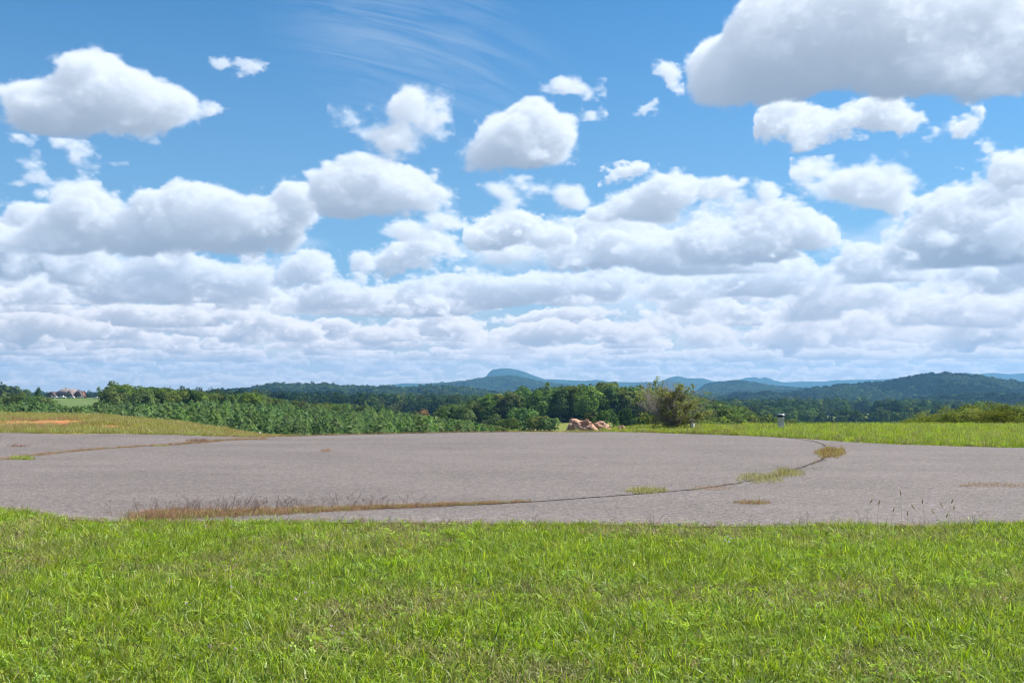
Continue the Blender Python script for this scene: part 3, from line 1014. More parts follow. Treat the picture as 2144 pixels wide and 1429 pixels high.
for k in range(5):
    reg('broad', pack('crown', broad_crown(100 + k, 12, 10.5, 46, 46, 0.62, base=0.02), M_leafA), trunk_mesh(k, 12, .28), 12)
for k in range(3):
    reg('tall', pack('crown', broad_crown(130 + k, 15, 9.0, 48, 46, 0.62, base=0.02), M_leafA), trunk_mesh(k + 20, 15, .28), 15)
for k in range(2):
    reg('yellow', pack('crown', broad_crown(140 + k, 10, 9.5, 40, 44, 0.55, base=0.0), M_leafY), trunk_mesh(k + 30, 10, .22), 10)
reg('rusty', pack('crown', broad_crown(150, 8, 8, 34, 40, 0.5, base=0.0), M_leafO), trunk_mesh(40, 8, .2), 8)
for k in range(4):
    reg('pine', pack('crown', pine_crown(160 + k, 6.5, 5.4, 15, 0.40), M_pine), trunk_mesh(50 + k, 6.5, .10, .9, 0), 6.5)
for k in range(2):
    reg('tall_pine', pack('crown', pine_crown(170 + k, 12, 6.4, 15, 0.5), M_pine), trunk_mesh(60 + k, 12, .2, .9, 2), 12)
for k in range(2):
    reg('bush', pack('crown', broad_crown(180 + k, 4, 5.0, 30, 36, 0.32, base=-0.15), M_leafA), trunk_mesh(70 + k, 3, .08), 4)


def plant(kind, x, y, H, label, cat, group=None, wide=1.0, name=None, sink=0.0):
    cr, tr, h0 = rng.choice(UNIT[kind])
    if kind == 'bush':
        sink = .22 * H
    z = gz1(x, y) - sink
    s = (H + sink) / h0
    o = thing(name or 'tree', label, cat, (x, y, z), rng.uniform(0, 6.28), group)
    o.scale = (s * wide, s * wide, s)
    link('crown', cr, o)
    link('trunk', tr, o)
    return o


def curve(pts):
    xs = [p[0] for p in pts]; ys = [p[1] for p in pts]
    return lambda c: float(np.interp(c, xs, ys))


def at(c, Y):
    return (c - 1072) / FPX * Y


def gz1(x, y):
    return float((ground_z if y < 1500 else land_z)(np.array([x]), np.array([y]))[0])


def proj(x, y, z):
    """back to photograph pixels"""
    d = Vector((x, y, z - CAMH))
    f = d.y * math.cos(TH) + d.z * math.sin(TH)
    u = -d.y * math.sin(TH) + d.z * math.cos(TH)
    return 1072 + FPX * d.x / f, 714.5 - FPX * u / f


# tops of the near woods as the photograph shows them
TOP_L = curve([(-200, 836), (0, 830), (40, 828), (70, 826), (85, 830), (100, 834), (114, 836), (122, 847), (150, 852), (180, 850), (205, 846), (222, 836), (232, 812), (250, 806), (275, 808),
               (310, 812), (350, 815), (400, 816), (430, 820), (470, 826), (500, 826), (530, 822), (560, 830), (610, 838), (680, 846), (760, 846), (800, 852), (850, 862), (900, 872), (960, 880), (1040, 893)])
TOP_C = curve([(900, 868), (915, 852), (950, 850), (990, 846), (1008, 830), (1030, 824), (1060, 828), (1080, 816), (1096, 814), (1112, 834), (1124, 820), (1145, 808), (1160, 813), (1185, 808),
               (1240, 802), (1300, 804), (1345, 808), (1380, 815), (1420, 822), (1460, 832), (1500, 842), (1540, 852), (1580, 864), (1620, 880)])

# --- a wood in rows: fills (c, D) space, trees lower than the outline in the photograph
def wood(kinds, D0, D1, c_of, spacing, top, hmin, hmax, keep, jitter=0.5, topslack=0):
    out_ = []
    Yd = D0
    while Yd < D1:
        c0, c1 = c_of(Yd)
        x = at(c0, Yd)
        while x < at(c1, Yd):
            xx, yy = x + rng.uniform(-jitter, jitter) * spacing, Yd + rng.uniform(-jitter, jitter) * spacing
            c = 1072 + FPX * xx / yy
            x += spacing * rng.uniform(0.85, 1.2)
            if not keep(c, yy):
                continue
            z = gz1(xx, yy)
            zmax = z_at(top(c) + topslack, yy) - z
            H = min(rng.uniform(hmin, hmax), zmax)
            if H < hmin * 0.55:
                continue
            out_.append((xx, yy, H, c, rng.choice(kinds)))
        Yd += spacing * 0.95
    return out_



def row_phrase(Y, cuts):
    return 'front' if Y < cuts[0] else ('middle' if Y < cuts[1] else 'back')


def split_visible(lst, nmax, low=908):
    """the trees that show largest, and all others"""
    lst = sorted(lst, key=lambda q: q[1])
    best, vis_ = {}, []
    for q in lst:
        cpx, ptop = proj(q[0], q[1], gz1(q[0], q[1]) + q[2])
        b0 = int(cpx // 8)
        hor = best.get(b0, low)
        if ptop < hor - 1.5 and ptop < low - 2 and -30 < cpx < 2175:
            vis_.append((hor - ptop, q))
        for bb in (b0 - 1, b0, b0 + 1):
            best[bb] = min(best.get(bb, low), ptop)
    vis_.sort(key=lambda k: -k[0])
    chosen = [q for _, q in vis_[:nmax]]
    ids = {id(q) for q in chosen}
    return chosen, [q for q in lst if id(q) not in ids]


def phrase(tbl, c):
    for lim, p in tbl:
        if c < lim:
            return p
    return tbl[-1][1]


# ---- geometry-node scatter: one object, real instanced meshes
def scatter(name, pts, rot, scl, protos, idx, label=None, kind='stuff', parent=None):
    me = bpy.data.meshes.new(name)
    pts = np.asarray(pts, np.float32)
    me.vertices.add(len(pts))
    me.vertices.foreach_set('co', pts.ravel())
    a = me.attributes.new('rot', 'FLOAT_VECTOR', 'POINT')
    a.data.foreach_set('vector', np.asarray(rot, np.float32).ravel())
    a = me.attributes.new('scl', 'FLOAT_VECTOR', 'POINT')
    a.data.foreach_set('vector', np.asarray(scl, np.float32).ravel())
    a = me.attributes.new('idx', 'INT', 'POINT')
    a.data.foreach_set('value', np.asarray(idx, np.int32))
    me.update()
    o = link(name, me, parent)
    ng = bpy.data.node_groups.new(name + '_nodes', 'GeometryNodeTree')
    ng.interface.new_socket('Geometry', in_out='INPUT', socket_type='NodeSocketGeometry')
    ng.interface.new_socket('Geometry', in_out='OUTPUT', socket_type='NodeSocketGeometry')
    N = ng.nodes.new
    L = ng.links.new
    gi_, go_ = N('NodeGroupInput'), N('NodeGroupOutput')
    iop = N('GeometryNodeInstanceOnPoints')
    gti = N('GeometryNodeGeometryToInstance')
    for pm in reversed(protos):
        po = bpy.data.objects.new('source_' + pm.name, pm)
        oi = N('GeometryNodeObjectInfo')
        oi.inputs['Object'].default_value = po
        L(oi.outputs['Geometry'], gti.inputs[0])
    def attr(nm, typ):
        n_ = N('GeometryNodeInputNamedAttribute')
        n_.data_type = typ
        n_.inputs['Name'].default_value = nm
        return n_.outputs['Attribute']
    L(gi_.outputs[0], iop.inputs['Points'])
    L(gti.outputs[0], iop.inputs['Instance'])
    iop.inputs['Pick Instance'].default_value = True
    L(attr('idx', 'INT'), iop.inputs['Instance Index'])
    e2r = N('FunctionNodeEulerToRotation')
    L(attr('rot', 'FLOAT_VECTOR'), e2r.inputs[0])
    L(e2r.outputs[0], iop.inputs['Rotation'])
    L(attr('scl', 'FLOAT_VECTOR'), iop.inputs['Scale'])
    L(iop.outputs[0], go_.inputs[0])
    md = o.modifiers.new('scatter', 'NODES')
    md.node_group = ng
    if label:
        o['label'] = label
    o['kind'] = kind
    return o



def rest_scatter(name, lst, label, wide=1.0):
    """the trees behind, as one object"""
    kinds = sorted({q[4] for q in lst})
    protos, hs, start = [], [], {}
    for k in kinds:
        start[k] = (len(protos), len(UNIT[k]))
        for u in UNIT[k]:
            protos.append(u[0]); hs.append(u[2])
    n = len(lst)
    rs_ = np.random.RandomState(n)
    idx = np.array([start[q[4]][0] + rs_.randint(start[q[4]][1]) for q in lst])
    P_ = np.array([(q[0], q[1], gz1(q[0], q[1])) for q in lst])
    s_ = np.array([q[2] for q in lst]) / np.array(hs)[idx]
    scatter(name, P_, np.c_[np.zeros(n), np.zeros(n), rs_.uniform(0, 6.28, n)], np.c_[s_ * wide, s_ * wide, s_], protos, idx, label)


pines = wood(['pine'], 165, 345, lambda D_: (-60, 1010), 4.3, TOP_L, 4.4, 7.2, lambda c, Y: not (c > 900 and Y > 300) and (c > 300 or Y < 270 or rng.random() < 0.4))
near_p, rest = split_visible(pines, 255)
TBL_P = [(250, 'below the crest of the mound at the far left'), (400, 'below the dark broadleaf wood left of centre'), (520, 'above the right half of the mound'), (600, 'under the bright tall pine on the ridge'),
         (700, 'between the tall ridge pine and the pointed pines'), (790, 'under the lone pointed pine'), (860, 'under the second pointed pine'), (920, 'under the rust coloured tree'), (1100, 'at the right end of the plantation')]
for q in near_p:
    w_ = row_phrase(q[1], (210, 270))
    ph = phrase(TBL_P, q[3])
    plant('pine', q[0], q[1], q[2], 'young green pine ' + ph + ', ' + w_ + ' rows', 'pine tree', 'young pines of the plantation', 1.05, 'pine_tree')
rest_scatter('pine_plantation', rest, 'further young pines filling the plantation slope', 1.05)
print('pines', len(pines), len(near_p))

# ---- broad-leaved wood along the back of the plantation, left
TBL_L = [(60, 'left of the house hill'), (125, 'under the left end of the house'), (225, 'below the house lawn'), (300, 'just right of the lone lawn tree'), (380, 'in the middle of the left wood'),
         (460, 'in the right half of the left wood'), (560, 'around the bright tall ridge pine'), (680, 'behind the middle of the plantation'), (1100, 'behind the pointed pines')]
lw = []
for (xx, yy, H, c, kd) in wood(['broad', 'broad', 'tall'], 350, 480, lambda D_: (-80, 760), 10.0, TOP_L, 9, 15.5, lambda c, Y: True):
    if rng.random() < 0.92 and H > 5:
        if 60 < c < 225:
            H = min(H, 8)
        kd2 = 'tall_pine' if (c > 470 and rng.random() < .5) else ('yellow' if rng.random() < (0.3 if 250 < c < 380 else 0.10) else kd)
        lw.append((xx, yy, H, c, kd2))
lw, lrest = split_visible(lw, 105)
for q in lw:
    ph = phrase(TBL_L, q[3]) + (', nearer row' if q[1] < 400 else ', farther row')
    if q[4] == 'tall_pine':
        plant(q[4], *q[:3], 'taller dark pine ' + ph, 'pine tree', 'tall pines behind the plantation', 1.0, 'pine_tree')
    elif q[4] == 'yellow':
        plant(q[4], *q[:3], 'yellow green tree ' + ph, 'tree', 'yellow green trees of the left wood', 1.0, 'tree')
    else:
        plant(q[4], *q[:3], 'dark green tree ' + ph, 'tree', 'broadleaf trees of the left wood', 1.0, 'tree')
rest_scatter('wood', lrest, 'further trees of the left wood')

# ---- single trees one can point to
def single(kind, px, ptop, Y, label, cat='tree', wide=1.0, name='tree', minh=None):
    x = at(px, Y)
    z = gz1(x, Y)
    H = z_at(ptop, Y) - z
    return plant(kind, x, Y, max(H, minh or 2), label, cat, None, wide, name)


single('tall', 80, 810, 560, 'rounded dark tree standing just left of the brown house', wide=.5)
single('broad', 41, 818, 500, 'low ragged tree at the left end of the hilltop')
single('tall', 208, 809, 735, 'lone egg shaped tree right of the brown house on the lawn', wide=.72)
single('tall', 240, 798, 430, 'tall ragged tree rising highest at the left end of the left wood', wide=.9)
single('broad', 262, 806, 440, 'big dark tree beside the tallest tree of the left wood')
single('tall_pine', 538, 814, 430, 'bright pine standing above the plantation where the ridge begins', 'pine tree', name='pine_tree')
single('tall_pine', 765, 838, 380, 'pointed pine standing alone above the plantation in the centre left', 'pine tree', name='pine_tree', wide=.9)
single('tall_pine', 802, 846, 385, 'second pointed pine right of the lone central one', 'pine tree', name='pine_tree', wide=.8)
single('rusty', 884, 856, 470, 'rust coloured round tree at the right end of the plantation', wide=1.0)
single('broad', 866, 857, 468, 'dark round tree touching the rust coloured one', wide=.9)
single('yellow', 948, 846, 405, 'wide pale green tree at the left end of the central wood', wide=1.1)
single('yellow', 975, 848, 400, 'rounded pale green tree next to the wide pale one', wide=1.0)
single('broad', 925, 854, 410, 'dark tree left of the wide pale green tree')
single('tall', 1040, 820, 425, 'large dull olive tree left of the gap in the central wood', wide=1.15)
single('tall', 1090, 808, 430, 'tall dark tree with peaked crown left of the gap in the central wood')
single('tall_pine', 1146, 801, 430, 'pointed dark pine at the left end of the central wood mass', 'pine tree', name='pine_tree', wide=1.1)
single('bush', 1098, 850, 300, 'small grey green tree alone on the meadow', wide=.85)
single('bush', 1126, 868, 296, 'low spreading tree right of the small meadow tree', wide=1.0)
single('bush', 1066, 872, 290, 'bushy tree left of the small meadow tree', 'bush', name='bush', wide=1.2)
single('bush', 1150, 873, 294, 'rounded bush at the right edge of the meadow clump', 'bush', name='bush')
single('yellow', 1268, 858, 250, 'yellow green small tree behind the red boulders', wide=.85)
single('broad', 1235, 862, 262, 'dark small tree behind the larger red boulder', wide=.8)
single('broad', 1310, 855, 270, 'small tree between the boulders and the shrub', wide=.8)
single('bush', 1350, 872, 240, 'low green tree left of the shrub foot', wide=.8)
single('bush', 1035, 868, 400, 'bright round bush at the meadow edge', 'bush', name='bush', wide=1.2)
single('bush', 1380, 866, 230, 'green bush hiding behind the left of the shrub', 'bush', name='bush', wide=1.1)

# ---- central wood
TBL_C = [(985, 'around the wide pale green tree'), (1070, 'around the large olive tree'), (1118, 'around the dark peaked tree'), (1180, 'right of the gap beside the pointed dark pine'),
         (1232, 'behind the larger red boulder'), (1290, 'behind the lower red boulder'), (1345, 'between the boulders and the shrub'), (1400, 'behind the left half of the shrub'),
         (1470, 'behind the right half of the shrub'), (1700, 'at the right end of the central wood')]
cw = [q for q in wood(['broad', 'tall', 'tall', 'broad', 'yellow'], 408, 500, lambda D_: (905, 1560), 8.8, TOP_C, 12, 19, lambda c, Y: not (1108 < c < 1118) and not (c < 1030 and Y > 450))]
cw, crest = split_visible(cw, 78, 892)
for q in cw:
    ph = phrase(TBL_C, q[3]) + (', front row' if q[1] < 425 else ', second row' if q[1] < 450 else ', back rows')
    plant(q[4], *q[:3], ('tall yellow green tree ' if q[4] == 'yellow' else 'tall dark green tree ') + ph, 'tree', 'trees of the central wood', 1.0, 'tree')
rest_scatter('wood', crest, 'further trees of the central wood')
# lower trees in front, from the clump to the left and right of the shrub
lo_r = wood(['broad', 'yellow', 'bush'], 215, 300, lambda D_: (1395, 1640), 7.5, curve([(1395, 868), (1460, 845), (1500, 842), (1540, 850), (1575, 862), (1600, 868), (1640, 884)]), 5, 10, lambda c, Y: True)
lo_l = wood(['broad', 'bush', 'pine'], 205, 300, lambda D_: (905, 1060), 6.5, curve([(905, 880), (950, 872), (990, 880), (1020, 888), (1060, 896)]), 3, 6.5, lambda c, Y: True)
a_, ra = split_visible(lo_r, 30, 888)
b2_, rb2 = split_visible(lo_l, 26)
for q in a_:
    plant(q[4], *q[:3], 'low green tree ' + phrase([(1460, 'hiding behind the shrub'), (1510, 'just right of the short white pipe'), (1560, 'on the slope right of the shrub'), (1800, 'at the low right end of the slope trees')], q[3])
          + (', nearer' if q[1] < 255 else ', farther'), 'tree', 'low trees right of the shrub', 1.0, 'tree')
for q in b2_:
    plant(q[4], *q[:3], 'low dark tree ' + phrase([(950, 'under the left of the wide pale green tree'), (1000, 'under the right of the wide pale green tree'), (1200, 'at the left edge of the meadow')], q[3])
          + (', nearer' if q[1] < 250 else ', farther'), 'tree', 'low trees at the end of the plantation', 1.0, 'tree')
rest_scatter('wood', ra + rb2, 'further low trees on the near slopes')

# ---- the far woods: crown-sized lumps over valley and hills
def mini(seed, mat):
    return pack('crown', [(v, f, t_) for v, f, t_ in broad_crown(seed, 1.0, 1.25, 15, 13, 0.20, base=-0.05)], mat)


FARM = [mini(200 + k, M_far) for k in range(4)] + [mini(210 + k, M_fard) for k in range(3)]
NEARM = [pack('crown', broad_crown(220 + k, 1.0, 1.0, 34, 30, 0.075, base=0.0), M_far) for k in range(3)] + [pack('crown', broad_crown(225, 1.0, 1.0, 30, 30, 0.075, base=0.0), M_leafY)] + [
    pack('crown', broad_crown(226 + k, 1.0, 1.0, 34, 30, 0.075, base=0.0), M_fard) for k in range(2)]


def far_wood(name, label, D0, D1, c0, c1, size, grow, keep, hmul=1.0, dark=0.2, protos=None, nd=3, cap=None, lightband=0.0):
    pts = []
    Yd = D0
    rs = np.random.RandomState(int(D0) + int(c0) + 999)
    while Yd < D1:
        sp = size * (Yd / D0) ** grow
        xs = np.arange(at(c0, Yd), at(c1, Yd), sp)
        xs = xs + rs.uniform(-.45, .45, len(xs)) * sp
        ys = Yd + rs.uniform(-.45, .45, len(xs)) * sp
        pts.append(np.c_[xs, ys, np.full(len(xs), sp)])
        Yd += sp * 0.95
    p = np.concatenate(pts)
    x, y, sp = p.T
    c, Dm = col_of(x, y)
    k = keep(c, y, x) & (meadow_mask(c, Dm) < 0.3)
    x, y, sp, c = x[k], y[k], sp[k], c[k]
    z = land_z(x, y)
    # drop what lies behind nearer land
    ang = (z + sp * 0.9 - CAMH) / y
    order = np.argsort(y)
    b_i = ((c + 700) / 6).astype(int)
    hor = np.full(700, -1.0)
    okk = np.zeros(len(x), bool)
    for i in order:
        if ang[i] > hor[b_i[i]] - 0.0022:
            okk[i] = True
            hor[b_i[i]] = max(hor[b_i[i]], ang[i] - 0.0004)
    x, y, z, sp, c = x[okk], y[okk], z[okk], sp[okk], c[okk]
    n = len(x)
    s = sp * rs.uniform(0.95, 1.45, n)
    h = s * hmul * rs.uniform(0.8, 1.25, n)
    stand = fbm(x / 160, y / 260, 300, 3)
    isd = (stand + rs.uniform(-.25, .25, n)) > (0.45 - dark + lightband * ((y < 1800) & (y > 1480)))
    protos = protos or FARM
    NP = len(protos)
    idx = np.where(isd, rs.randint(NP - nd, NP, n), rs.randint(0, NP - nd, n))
    if cap is not None:
        zc = np.array([z_at(cap(a_), b3) for a_, b3 in zip(c, y)])
        h = np.minimum(h, zc - z)
        ok2 = h > s * 0.45
        x, y, z, c, s, h, idx = x[ok2], y[ok2], z[ok2], c[ok2], s[ok2], h[ok2], idx[ok2]
        n = len(x)
    print(name, n)
    return scatter(name, np.c_[x, y, z], np.c_[rs.uniform(-.06, .06, n), rs.uniform(-.06, .06, n), rs.uniform(0, 6.28, n)], np.c_[s, s, h], protos, idx, label)


housing = lambda c, y: (c > 55) & (c < 262) & (y < 1250) & (y > 590)
CAPL = curve([(-200, 838), (0, 834), (60, 834), (110, 842), (130, 852), (222, 848), (232, 815), (300, 814), (430, 824), (520, 826), (600, 840), (700, 848), (800, 856), (860, 866), (905, 872), (940, 856), (1008, 835), (1100, 815),
              (1110, 840), (1125, 824), (1250, 806), (1380, 818), (1460, 834), (1500, 846), (1580, 866), (1640, 878), (1700, 885), (1850, 885), (1920, 876), (2300, 866)])
far_wood('wood', 'wooded valley floor just beyond the near trees', 480, 860, -60, 2210, 9.5, 0.2, lambda c, y, x: ~housing(c, y) & ~((c < 300) & (y < 800)), 1.15, 0.15, NEARM, 2, CAPL)
far_wood('wood', 'woods of the farther valley', 860, 1500, -60, 2210, 10.5, 0.3, lambda c, y, x: ~housing(c, y), 1.1, 0.40, NEARM, 2)
far_wood('wood', 'woods covering the middle distance hills', 1500, 3400, -60, 2210, 12, 0.4, lambda c, y, x: c < 1440, 0.85, 0.15)
far_wood('wood', 'woods covering the right hills, coloured darker for cloud shadow', 1500, 3500, 1440, 2210, 12, 0.4, lambda c, y, x: c >= 1440, 0.85, 0.52, lightband=0.8)  # mostly dark crowns here: cloud shadow put into the leaf colour
far_wood('wood', 'woods covering the far blue hills', 3400, 6300, -60, 2210, 17, 0.4, lambda c, y, x: (c > 700) & (y > 3500), 0.6, 0.15)

# ------------------------------------------------------------------ pavement
YF = curve([(-9, 13.9), (-7.5, 13.3), (-6.2, 12.9), (-5.4, 12.3), (-4.5, 12.1), (-3, 12.0), (-1, 11.85), (1, 11.85), (3, 11.8), (6, 11.7), (9, 11.6), (30, 11.0)])
far_px = [(-700, 925), (-300, 922), (0, 921), (200, 920), (400, 918), (560, 915.5), (700, 911.5), (850, 908), (960, 906), (1072, 905), (1200, 905), (1290, 905), (1400, 907), (1500, 910), (1600, 915),
          (1700, 921), (1800, 928), (1900, 933), (2000, 936), (2144, 938), (2300, 940), (2700, 943)]
FP = [on_flat(*q) for q in far_px]
YB = curve([(a, b2) for a, b2 in FP])


def edge_noise(x, seed):
    return 0.10 * float(fbm(np.array([x * 1.3]), np.array([seed * 1.0]), seed, 4)[0]) + 0.22 * float(vn(np.array([x * 0.45]), np.array([seed * 3.0]), seed + 9)[0])


xs = np.linspace(-34, 34, 340)
rows_ = 46
def pave_z(x, y):
    x = np.asarray(x, float); y = np.asarray(y, float)
    return 0.030 + 0.010 * vn(x * .35, y * .35, 8) + np.maximum(0.0, ground_z(x, y))


_y0 = np.array([YF(x) + edge_noise(x, 3) for x in xs]); _y1 = np.array([YB(x) + edge_noise(x, 5) * 1.6 for x in xs])
_t = np.linspace(0, 1, rows_)[None, :]
_Y = _y0[:, None] + (_y1 - _y0)[:, None] * _t
_X = np.repeat(xs[:, None], rows_, 1)
_Z = pave_z(_X.ravel(), _Y.ravel()).reshape(_X.shape)
_Z[:, 0] -= .014; _Z[:, -1] -= .012
pv = [tuple(q) for q in np.stack([_X, _Y, _Z], -1).reshape(-1, 3)]
nx = len(xs)
i = np.arange(nx - 1)[:, None]; j = np.arange(rows_ - 1)[None, :]
pf = np.stack([i * rows_ + j, (i + 1) * rows_ + j, (i + 1) * rows_ + j + 1, i * rows_ + j + 1], -1).reshape(-1, 4)
# the broken slab edge that shows as a dark line
skf = []
for jj in (0, rows_ - 1):
    base_i = len(pv)
    for i_ in range(nx):
        q = pv[i_ * rows_ + jj]
        pv.append((q[0], q[1] + (-.02 if jj == 0 else .02), q[2] - 0.09))
    for i_ in range(nx - 1):
        a, b2 = i_ * rows_ + jj, (i_ + 1) * rows_ + jj
        skf.append((a, b2, base_i + i_ + 1, base_i + i_))

m_a, b_, out = new_mat('asphalt')
pos = b_.n('ShaderNodeNewGeometry').outputs['Position']
st = b_.voro(pos, 75.0).outputs['Color']
sv = b_.sep(st)[0]
st2 = b_.sep(b_.voro(pos, 36.0).outputs['Color'])[0]
big = b_.noise(pos, 0.30, 5.0, 0.6)
wide = b_.noise(b_.v('MULTIPLY', pos, (0.18, 0.9, 1.0)), 0.7, 5.0, 0.65)
fine = b_.noise(pos, 9.0, 4.0, 0.7)
g0 = b_.mix(b_.ramp(b_.m('ADD', b_.m('MULTIPLY', big, 0.5), b_.m('MULTIPLY', wide, 0.5)), 0.30, 0.70), (0.152, 0.130, 0.117), (0.203, 0.172, 0.156))
g0 = b_.mix(b_.ramp(fine, 0.25, 0.75), b_.mix(1.0, g0, (0.85, 0.85, 0.85), 'MULTIPLY'), b_.mix(1.0, g0, (1.12, 1.12, 1.12), 'MULTIPLY'))
ss = b_.m('ADD', b_.m('MULTIPLY', sv, 0.45), b_.m('MULTIPLY', st2, 0.55))
g0 = b_.mix(b_.ramp(ss, 0.05, 0.95, 0.0, 1.0, False), b_.mix(1.0, g0, (0.42, 0.42, 0.43), 'MULTIPLY'), b_.mix(1.0, g0, (1.55, 1.53, 1.5), 'MULTIPLY'))
cr = b_.voro(b_.v('ADD', pos, b_.v('MULTIPLY', b_.noise(pos, 1.2, 3.0, 0.6, col=True), (0.9, 0.9, 0.0))), 0.5, 'DISTANCE_TO_EDGE').outputs['Distance']
ck = b_.m('MULTIPLY', b_.ramp(cr, 0.012, 0.003), b_.ramp(b_.noise(pos, 0.35, 3.0, 0.6), 0.52, 0.62))
g0 = b_.mix(b_.m('MULTIPLY', ck, 0.6), g0, (0.07, 0.065, 0.06))
bp = b_.n('ShaderNodeBump')
bp.inputs['Strength'].default_value = 0.7
bp.inputs['Distance'].default_value = 0.008
b_.put(bp.inputs['Height'], b_.m('ADD', ss, b_.m('MULTIPLY', fine, 1.5)))
bsdf(b_, out, g0, 0.85, 0.25, bp.outputs[0])
pav = link('pavement', mesh_np('pavement', pv, [pf, np.array(skf)], m_a, True))
tag(pav, 'worn grey asphalt turning circle with weedy seams', kind='structure')

# seams: narrow irregular cracks that the weeds grow from
M_crack = simple('crack_dirt', (0.022, 0.020, 0.018), 1.0, 0.4, 20)


def seam(px_pts, w0, w1, seed, lift=0.004):
    P_ = [on_flat(*q) for q in px_pts]
    r = random.Random(seed)
    pts = []
    for (a, b2) in zip(P_[:-1], P_[1:]):
        L = math.dist(a, b2)
        n = max(2, int(L / 0.12))
        for k in range(n):
            t_ = k / n
            pts.append((a[0] + (b2[0] - a[0]) * t_, a[1] + (b2[1] - a[1]) * t_))
    pts.append(P_[-1])
    sm = []
    for k in range(len(pts)):
        lo_, hi_ = max(0, k - 4), min(len(pts), k + 5)
        sm.append((sum(p[0] for p in pts[lo_:hi_]) / (hi_ - lo_), sum(p[1] for p in pts[lo_:hi_]) / (hi_ - lo_)))
    v, f = [], []
    for k, (x, y) in enumerate(sm):
        a = sm[max(0, k - 1)]; b2 = sm[min(len(sm) - 1, k + 1)]
        tx, ty = b2[0] - a[0], b2[1] - a[1]
        l = math.hypot(tx, ty) or 1
        nx_, ny_ = -ty / l, tx / l
        j_ = mnoise.noise(Vector((x * 2.2, y * 2.2, seed))) * 0.05 + mnoise.noise(Vector((x * 8, y * 8, seed))) * 0.02
        w = r.uniform(w0, w1) * (0.3 if k in (0, len(sm) - 1) else 1)
        z = float(pave_z(np.array([x]), np.array([y]))[0]) + lift
        v += [(x + nx_ * (j_ - w), y + ny_ * (j_ - w), z), (x + nx_ * (j_ + w), y + ny_ * (j_ + w), z)]
        if k:
            q = 2 * k
            f.append((q - 2, q, q + 1, q - 1))
    o = link('crack', mesh_np('crack', v, np.array(f), M_crack), pav)
    return sm


S1 = seam([(1640, 917), (1670, 920), (1700, 924), (1722, 931), (1738, 942), (1742, 950), (1730, 960), (1706, 971), (1672, 984), (1630, 998), (1580, 1009), (1520, 1020), (1450, 1030), (1380, 1036), (1290, 1042),
           (1200, 1049), (1110, 1055), (1000, 1061), (880, 1066), (700, 1072), (520, 1078), (400, 1080)], .014, .038, 1)
S2 = seam([(0, 966), (60, 957), (130, 949), (220, 941), (300, 936), (390, 931), (470, 925), (560, 919)], .02, .05, 2, 0.003)
S3 = seam([(1672, 984), (1700, 986), (1716, 983), (1730, 978)], .004, .012, 3)
S4 = seam([(1706, 971), (1722, 968), (1738, 963)], .004, .012, 4)

# ------------------------------------------------------------------ grass
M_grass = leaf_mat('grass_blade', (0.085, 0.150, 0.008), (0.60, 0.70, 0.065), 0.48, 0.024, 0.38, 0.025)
M_grassd = leaf_mat('grass_dull', (0.12, 0.13, 0.03), (0.62, 0.60, 0.22), 0.35, 0.02, 0.25, 0.02)
M_straw = leaf_mat('grass_dry', (0.28, 0.20, 0.10), (0.60, 0.47, 0.26), 0.3, 0.012, 0.25, tt=(1.0, .95, .8))
M_rust = leaf_mat('grass_rusty', (0.24, 0.130, 0.085), (0.64, 0.38, 0.25), 0.3, 0.012, 0.25, tt=(1.0, .9, .8))
M_gold = leaf_mat('grass_gold', (0.20, 0.19, 0.04), (0.50, 0.44, 0.15), 0.35, 0.015, 0.25)
M_clover = leaf_mat('clover_leaf', (0.17, 0.27, 0.03), (0.34, 0.48, 0.07), 0.4, 0.015, 0.2, 0.0)
M_twig = simple('dead_twig', (0.19, 0.125, 0.10), 0.9, 0.35, 9)


def blades(rs, n, R0, h0, h1, w0, lean0, lean1, segs=3, curl=1.0, cx=None):
    """n bent, tapering grass blades rooted within radius R0"""
    V_, F3, F4, T_ = [], [], [], []
    k = 0
    for q in range(n):
        a = rs.uniform(0, 6.283)
        r_ = R0 * math.sqrt(rs.uniform(0, 1))
        bx, by = r_ * math.cos(a), r_ * math.sin(a)
        if cx is not None:
            bx, by = cx[q]
        h = rs.uniform(h0, h1)
        d_ = rs.uniform(0, 6.283)
        ln = rs.uniform(lean0, lean1)
        w = w0 * rs.uniform(0.6, 1.3)
        sx, sy = -math.sin(d_ + rs.uniform(-.8, .8)), math.cos(d_ + rs.uniform(-.8, .8))
        t0 = rs.uniform(0, 1)
        x, y, z, ang = bx, by, -0.01, ln * 0.45
        pts = []
        for s in range(segs + 1):
            pts.append((x, y, z))
            L = h / segs
            x += math.sin(ang) * math.cos(d_) * L
            y += math.sin(ang) * math.sin(d_) * L
            z += math.cos(ang) * L
            ang += ln * curl / segs
        for s in range(segs):
            ww = w * (1 - 0.22 * s)
            V_ += [(pts[s][0] - sx * ww / 2, pts[s][1] - sy * ww / 2, pts[s][2]), (pts[s][0] + sx * ww / 2, pts[s][1] + sy * ww / 2, pts[s][2])]
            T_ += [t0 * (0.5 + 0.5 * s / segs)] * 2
        V_.append(pts[segs]); T_.append(t0)
        for s in range(segs - 1):
            F4.append((k + 2 * s, k + 2 * s + 1, k + 2 * s + 3, k + 2 * s + 2))
        F3.append((k + 2 * segs - 2, k + 2 * segs - 1, k + 2 * segs))
        k += 2 * segs + 1
    return V_, F3, F4, T_


def tuft(seed, n, R0, h0, h1, w0, l0, l1, mat, segs=3, name='tuft'):
    rs = np.random.RandomState(seed)
    V_, F3, F4, T_ = blades(rs, n, R0, h0, h1, w0, l0, l1, segs)
    return mesh_np(name, V_, [np.array(F3), np.array(F4).reshape(-1, 4)], mat, False, np.array(T_))


